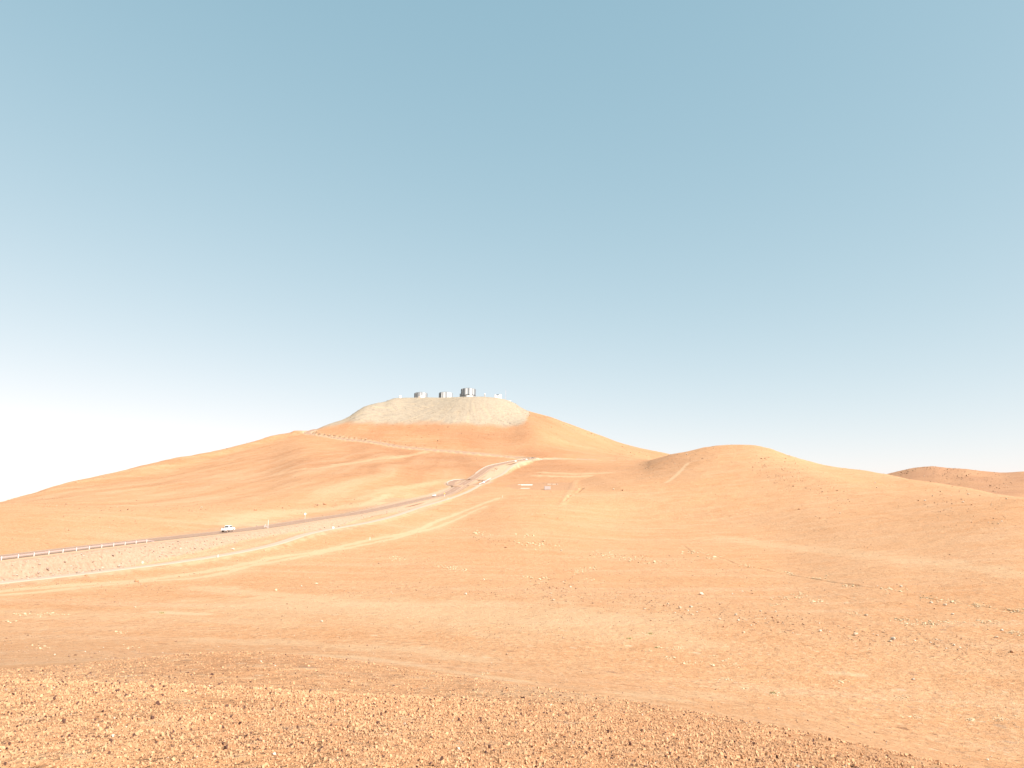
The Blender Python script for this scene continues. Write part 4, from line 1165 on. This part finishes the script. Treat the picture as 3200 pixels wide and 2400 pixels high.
def car(loc, rz, pitch, label):
    root = empty('car', loc, rz, label=label, cat='car'); root.rotation_euler = (0, -pitch, rz)
    wx = (-1.32, 1.32)
    body = arch_profile(-2.15, 2.10, 0.30, [(2.18, 0.5), (2.12, 0.74), (1.2, 0.92), (-1.9, 0.98), (-2.15, 0.9)], wx, 0.38)
    prism('body', body, -0.86, 0.86, M_CARWHITE, root)
    cb = prism('cabin', [(-1.85, 0.96), (1.22, 0.91), (0.45, 1.40), (-0.2, 1.50), (-1.1, 1.47), (-1.6, 1.30)], -0.82, 0.82, M_CARWHITE, root, 0.0, (0.95, 0.28))
    def wy(z): return 0.82 * (1 - 0.28 * (z - 0.95)) + 0.008
    for s in (-1, 1):
        q = [(-1.45, 1.02), (0.85, 1.02), (0.35, 1.36), (-0.9, 1.42)]
        mesh_obj('window', [(x, s*wy(z), z) for x, z in (q if s < 0 else q[::-1])], [(0, 1, 2, 3)], M_GLASS, cb)
        box('tail_light', (-2.14, s*0.7, 0.80), (0.06, 0.26, 0.14), M_TAIL, root, 0.01)
    mesh_obj('rear_window', [(-1.82, -0.6, 1.05), (-1.82, 0.6, 1.05), (-1.65, 0.56, 1.28), (-1.65, -0.56, 1.28)], [(0, 1, 2, 3)], M_GLASS, cb)
    mesh_obj('windscreen', [(1.10, 0.66, 1.0), (1.10, -0.66, 1.0), (0.52, -0.6, 1.37), (0.52, 0.6, 1.37)], [(0, 1, 2, 3)], M_GLASS, cb)
    for x in wx:
        for s in (-1, 1): wheel(root, x, s*0.76, 0.32, 0.21)
    return root
it = idx_px(ROAD, 1364); p, d, n = road_frame(ROAD, it)
sl = (ROAD[it+2, 2] - ROAD[it-2, 2]) / np.linalg.norm(ROAD[it+2, :2] - ROAD[it-2, :2])
q = p.copy(); q[:2] -= n * 1.7
car((q[0], q[1], q[2] + 0.01), math.atan2(d[1], d[0]) + PI, -math.atan(sl), 'small white car coming down the road before the turnout')

# ------------------------------------------------------------------ signs and posts
def stand(px, py, rmin=36):
    return hit(HGT, px, py, rmin)
q = stand(837, 1653)
t = empty('sign_post', q, label='tall white sign post seen edge on at the road shoulder', cat='road sign')
cyl('pole', (0,0,-0.3), (0,0,3.0), 0.06, M_WHITE, t); box('foot', (0,0,0.08), (0.5,0.5,0.22), M_CONC, t, 0.03)
box('plate', (0.0,0,2.86), (0.10,0.62,0.62), M_WHITE, t, 0.01, rz=0.42)
q = stand(829, 1650)
t = empty('folding_sign', q, 0.5, label='small wooden A-frame stand beside the tall sign post', cat='stand')
for s in (-1, 1):
    cyl('leg', (s*0.45, -0.25, 0), (s*0.06, 0, 1.35), 0.04, M_ZINC_BRIGHT, t, n=6)
    cyl('leg', (s*0.45, 0.35, 0), (s*0.06, 0.02, 1.35), 0.04, M_ZINC_BRIGHT, t, n=6)
box('cross_bar', (0, -0.16, 0.55), (0.66, 0.04, 0.06), M_ZINC_BRIGHT, t)
q = stand(953, 1622)
t = empty('road_sign', q, 0.6, label='round white traffic sign on a post behind the road', cat='road sign')
cyl('pole', (0,0,-0.3), (0,0,2.35), 0.05, M_WHITE, t)
bm = bmesh.new(); add_cyl(bm, (0,-0.07,2.3), (0,-0.04,2.3), 0.42, n=24); bm_obj('disc', bm, M_WHITE, t)
q = stand(1389, 1552)
t = empty('warning_sign', q, 0.1, label='yellow diamond warning sign on a white post by the road bend', cat='road sign')
cyl('pole', (0,0,-0.3), (0,0,2.2), 0.09, M_WHITE, t)
pl = box('plate', (0,-0.12,2.3), (0.75,0.04,0.75), M_YELLOW, t); pl.data.transform(Matrix.Translation((0,-0.12,2.3)) @ Matrix.Rotation(PI/4,4,'Y') @ Matrix.Translation((0,0.12,-2.3)))
def marker(px, py, h, label):
    q = stand(px, py); t = empty('marker_post', q, label=label, cat='marker post')
    cyl('stake', (0,0,-0.3), (0,0,h), 0.07, M_WHITE, t, n=8); box('cap', (0,0,h+0.03), (0.2,0.2,0.1), M_WHITE, t, 0.02)
marker(1156, 1688, 1.0, 'white stake at the upper edge of the dirt tracks')
marker(681, 1742, 0.7, 'short white stake on the near edge of the service track')
marker(1570, 1555, 1.4, 'white stake where the dirt tracks fade out')
marker(1400, 1560, 1.2, 'white stake on the service track below the yellow sign')
def cabinet(px, py, s, label, mat=M_WHITE, rz=0.5):
    q = stand(px, py); t = empty('utility_cabinet', q, rz, label=label, cat='cabinet')
    box('housing', (0,0,s[2]/2), s, mat, t, 0.03); box('plinth', (0,0,0.02), (s[0]*1.15, s[1]*1.15, 0.2), M_CONC, t)
    box('lid', (0,0,s[2]+0.03), (s[0]*1.06, s[1]*1.06, 0.07), mat, t, 0.01); box('door', (0.05,-s[1]/2-0.008,s[2]*0.5), (s[0]*0.8,0.02,s[2]*0.8), mat, t)
    return t
cabinet(1041, 1652, (0.72, 0.6, 0.7), 'small white cabinet beside the service track')
cabinet(1511, 1510.5, (1.5, 1.4, 1.75), 'white equipment cabinet at the right turnout')
cabinet(1611, 1442.5, (2.4, 1.2, 0.9), 'low white cabinet on the road edge below the hairpin')
cabinet(1645, 1437, (2.2, 1.2, 1.0), 'low white cabinet nearest the hairpin')

# ------------------------------------------------------------------ works pad
q = stand(1711, 1530.5)
t = empty('site_container', q, 0.03, label='pale grey steel site container on the works pad', cat='container')
wd, hh, dp = 4.7, 2.75, 2.4
box('shell', (0, dp/2, hh/2 + 0.1), (wd, dp, hh), M_CONTAINER, t, 0.04)
rib = bmesh.new(); add_box(rib, (0,0,0), (0.12, 0.06, hh*0.9)); rm = bpy.data.meshes.new('rib'); rib.to_mesh(rm); rib.free(); rm.materials.append(M_CONTAINER)
for i in range(12):
    o = link(bpy.data.objects.new('rib', rm), t); o.location = (-wd/2 + 0.3 + i*(wd-0.6)/11, -0.02, hh/2 + 0.1)
box('roof', (0, dp/2, hh + 0.13), (wd*1.02, dp*1.04, 0.08), M_CONTAINER, t)
for x in (-wd*0.4, wd*0.4): box('skid', (x, dp/2, 0.05), (0.3, dp, 0.14), M_DARKSTEEL, t)
def barrier_row(px0, px1, py, h, n, label, mat, dark=False):
    a = stand(px0, py); b = stand(px1, py); b[2] = ground_z(b[0], b[1])
    t = empty('site_barrier', a, label=label, cat='barrier', group='barriers on the works pad')
    d = b - a; L = math.hypot(d[0], d[1]); rz = math.atan2(d[1], d[0])
    for i in range(n):
        f = (i + 0.5) / n; c = d * f
        o = prism('segment', [(-0.28, 0), (0.28, 0), (0.20, h*0.3), (0.11, h*0.45), (0.09, h), (-0.09, h), (-0.11, h*0.45), (-0.20, h*0.3)], -L/n*0.485, L/n*0.485, mat, t)
        o.rotation_euler = (0, 0, rz - PI/2); o.location = (c[0], c[1], c[2] - 0.03)
    if dark:
        for f in (0.03, 0.48, 0.9):
            c = d * f; box('support', (c[0], c[1]-0.35, c[2] + h*0.5), (0.55, 0.35, h*1.15), M_DARKSTEEL, t, 0.04)
    else:
        for i in range(2*n + 1):
            c = d * (i / (2*n)); cyl('peg', (c[0], c[1], c[2] + h), (c[0], c[1], c[2] + h + 0.35), 0.05, mat, t, n=6)
barrier_row(1628, 1664, 1516, 0.5, 5, 'bright white barrier row with pegs on the works pad', M_WHITE)
barrier_row(1618, 1627, 1515.2, 0.6, 2, 'short grey barrier left of the bright white barrier row', M_CONC)
barrier_row(1627, 1655, 1527, 0.6, 4, 'low grey barrier row nearest the camera on the works pad', M_CONC)
barrier_row(1708, 1743, 1513.6, 0.45, 4, 'low pale barrier on dark supports behind the container', M_CONC, True)

# ------------------------------------------------------------------ summit buildings
def on_top(px, r):
    a = float(ray(px, 1240)[0]); x, y = math.sin(a)*r, math.cos(a)*r
    return np.array([x, y, ground_z(x, y)])
def top_z(r, px, py): return float(ray(px, py)[1]) * r

def enclosure(px, r, ytop, dia, label, seed, yaw, bright):
    b = on_top(px, r); zt = top_z(r - dia*0.45, px, ytop); h = zt - b[2]
    a = math.atan2(b[0], b[1])
    t = empty('telescope_enclosure', b, -a + yaw, label=label, cat='observatory', group='telescope enclosures on the summit')
    g = random.Random(seed); R0 = dia / 2
    lathe('base_drum', [(R0*0.96, -6), (R0*0.96, h*0.30), (R0*0.93, h*0.31), (R0*0.93, h*0.33)], M_ALU, t, 32, False)
    lathe('drum', [(R0*0.90, h*0.32), (R0*0.90, h*0.93), (R0*0.86, h*0.97)], M_ALU_DARK, t, 32, False)
    rf = lathe('roof', [(R0*0.95, h*0.935), (R0*0.955, h*0.955), (R0*0.80, h*0.99), (R0*0.3, h*1.01), (0.2, h*1.012)], M_ALU, t, 32, False)
    box('roof_hatch', (0, 0, h*1.015), (R0*0.55, R0*1.2, h*0.025), M_ALU, rf)
    n = 22
    for i in range(n):
        th = 2*PI*i/n; ro = R0*(0.945 + (0.035 if i % 3 == 0 else 0.0))
        wdt = 2*R0*math.sin(PI/n)*0.95
        m = bright.get(i % n, M_ALU if g.random() < 0.75 else M_ALU_DARK)
        p_ = box('wall_panel', (0, 0, 0), (0.7, wdt, h*0.60), m, t, 0.05)
        p_.location = (ro*math.cos(th), ro*math.sin(th), h*0.635); p_.rotation_euler = (0, 0, th)
    # two telescope doors facing the sky slit, standing proud
    for s in (-1, 1):
        dd = box('slit_door', (0, 0, 0), (1.1, R0*0.36, h*0.62), M_ALU_BRIGHT, t, 0.06)
        th = PI*0.38 + s*0.30; dd.location = (R0*0.99*math.cos(th), R0*0.99*math.sin(th), h*0.645); dd.rotation_euler = (0, 0, th)
    for i in (13.5, 15.5, 17.5, 19.5):
        th = 2*PI*i/n; mu_ = box('mullion', (0, 0, 0), (0.5, 0.8, h*0.60), M_ALU_BRIGHT, t)
        mu_.location = (R0*0.985*math.cos(th), R0*0.985*math.sin(th), h*0.635); mu_.rotation_euler = (0, 0, th)
    for k in range(3):
        lathe('vent_band', [(R0*0.985, h*(0.36 + k*0.012)), (R0*1.0, h*(0.36 + k*0.012)), (R0*1.0, h*(0.364 + k*0.012)), (R0*0.985, h*(0.364 + k*0.012))], M_ALU_DARK, t, 32, False)
    return t
B, D_, G_ = M_ALU_BRIGHT, M_ALU_DARK, M_ALU  # dark left panels and bright ones put shade and reflections into the colour
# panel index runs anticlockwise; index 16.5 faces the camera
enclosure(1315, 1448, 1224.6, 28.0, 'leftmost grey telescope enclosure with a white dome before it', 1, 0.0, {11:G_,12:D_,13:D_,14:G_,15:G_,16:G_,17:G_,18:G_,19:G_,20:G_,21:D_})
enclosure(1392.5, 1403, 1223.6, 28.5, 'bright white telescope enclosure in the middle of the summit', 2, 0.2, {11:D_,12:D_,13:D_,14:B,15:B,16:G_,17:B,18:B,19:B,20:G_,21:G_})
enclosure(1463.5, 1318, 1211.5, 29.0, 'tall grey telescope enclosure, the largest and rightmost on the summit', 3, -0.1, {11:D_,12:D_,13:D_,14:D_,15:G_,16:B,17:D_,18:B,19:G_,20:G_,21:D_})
enclosure(1457.5, 1378, 1226.5, 28.0, 'telescope enclosure mostly hidden behind the tallest one', 4, 0.1, {11:G_,12:G_,13:G_})

def small_dome(px, r, ybase, ytop, wpx, label, name='auxiliary_dome', ball=True, post=False):
    q = on_top(px, r); zt = top_z(r, px, ytop); zb = min(q[2], top_z(r, px, ybase)) ; w_ = wpx * r / F
    t = empty(name, (q[0], q[1], q[2]), -math.atan2(q[0], q[1]), label=label, cat='telescope dome')
    h = zt - q[2]
    rb = w_ / 2
    if post:
        lathe('dome', [(0.05, h - 2*rb), (rb*0.8, h - 1.6*rb), (rb, h - rb), (rb*0.85, h - 0.45*rb), (rb*0.5, h - 0.12*rb), (0.05, h)], M_WHITE, t, 20)
        cyl('pillar', (0,0,-1), (0,0,h - 1.8*rb), rb*0.35, M_CONC, t)
        for s in (-1, 1): cyl('brace', (s*rb*1.1, 0, -0.5), (s*rb*0.3, 0, h - 1.9*rb), 0.14, M_CONC, t, n=6)
    else:
        lathe('dome', [(rb*0.7, h - 2.0*rb), (rb, h - 1.4*rb), (rb, h - 0.8*rb), (rb*0.86, h - 0.4*rb), (rb*0.5, h - 0.1*rb), (0.05, h)], M_WHITE, t, 24)
        lathe('drum', [(rb*0.9, -3), (rb*0.9, h - 1.7*rb)], M_WHITE, t, 24)
        box('slit', (0, -rb*0.55, h - 0.55*rb), (rb*0.4, rb, rb*0.7), M_CONC, t, 0.1)
    return t
small_dome(1250.5, 1345, 1244, 1235.5, 7.5, 'small white dome on the left edge of the summit')
small_dome(1323, 1352, 1244, 1226, 9.0, 'white round dome in front of the leftmost enclosure')
small_dome(1515, 1266, 1241, 1229, 5.0, 'small white dome raised on a braced pillar', post=True)
# white terrace below the round dome
q = on_top(1320, 1338)
t = empty('terrace', (q[0], q[1], q[2]), -math.atan2(q[0], q[1]), label='white retaining terrace under the round dome', cat='terrace')
box('wall', (0, 0, 0.8), (7.5, 4, 4.0), M_WHITE, t, 0.1); box('ramp', (-5.5, 0.5, 0.8), (4.5, 3, 2.4), M_CONC, t, 0.1); box('fin', (-3.4, 1.5, 5.5), (0.7, 1.0, 9.5), M_WHITE, t, 0.05)
# low white building before the tall enclosure
q = on_top(1468, 1258)
t = empty('low_building', (q[0], q[1], q[2]), -math.atan2(q[0], q[1]), label='low white building at the foot of the tall enclosure', cat='building')
box('wall', (0, 0, 0.7), (11.5, 5, 2.6), M_WHITE, t, 0.1); box('roof', (0, 0, 2.1), (12.1, 5.4, 0.25), M_WHITE, t, 0.03)
for i in range(4): box('window', (-4.2 + i*2.8, -2.52, 1.1), (1.2, 0.06, 0.6), M_GLASS, t)
# white building with a notched roof
q = on_top(1556, 1268); zt = top_z(1268, 1556, 1233.5); h = zt - q[2]
t = empty('survey_telescope_building', (q[0], q[1], q[2]), -math.atan2(q[0], q[1]) - 0.25, label='white block building with a notched top at the right of the summit', cat='building')
prism('front_wall', [(-5.4, -3), (5.0, -3), (5.0, h), (0.5, h*0.62), (-3.2, h), (-5.4, h)], -4.6, -4.0, M_WHITE, t)
box('side_wall', (-5.55, 0, h*0.5 - 1.5), (0.5, 9.0, h + 3), M_ALU_DARK, t, 0.04)
box('tower', (5.6, 0.4, h*0.5 - 1.4), (1.1, 8.0, h + 3.4), M_ALU_BRIGHT, t, 0.05)
box('hall', (0, 0.6, h*0.30 - 1.5), (10.4, 8.6, h*0.6 + 3), M_ALU, t, 0.05)
prism('notch_roof', [(-3.4, h), (4.6, h), (0.5, h*0.60)], -3.7, 3.5, M_ALU_DARK, t)
box('window', (2.6, -4.64, h*0.42), (3.0, 0.06, 0.5), M_GLASS, t)
# lattice mast
q = on_top(1580.5, 1275); zt = top_z(1275, 1580, 1217); h = zt - q[2]
t = empty('weather_mast', (q[0], q[1], q[2]), 0, label='thin red and white lattice mast at the right end of the summit', cat='mast')
nseg = 12
for k in range(nseg):
    bm = bmesh.new(); z0, z1 = h*k/nseg, h*(k+1)/nseg
    cs3 = [(0.30*math.cos(2*PI*i/3), 0.30*math.sin(2*PI*i/3)) for i in range(3)]
    for i in range(3):
        a, b = cs3[i], cs3[(i+1) % 3]
        add_cyl(bm, (*a, z0), (*a, z1), 0.045, n=5); add_cyl(bm, (*a, z0), (*b, z1), 0.03, n=4)
    bm_obj('mast_section', bm, M_WHITE if k % 2 == 0 else M_REDMAST, t)
q = on_top(1593, 1284)
t = empty('cable_housing', (q[0], q[1], q[2]), -0.2, label='small white housing on the slope below the mast', cat='housing')
box('shell', (0, 0, 0.5), (4.5, 2, 1.6), M_WHITE, t, 0.15); box('lid', (0, 0, 1.35), (4.7, 2.2, 0.15), M_WHITE, t)
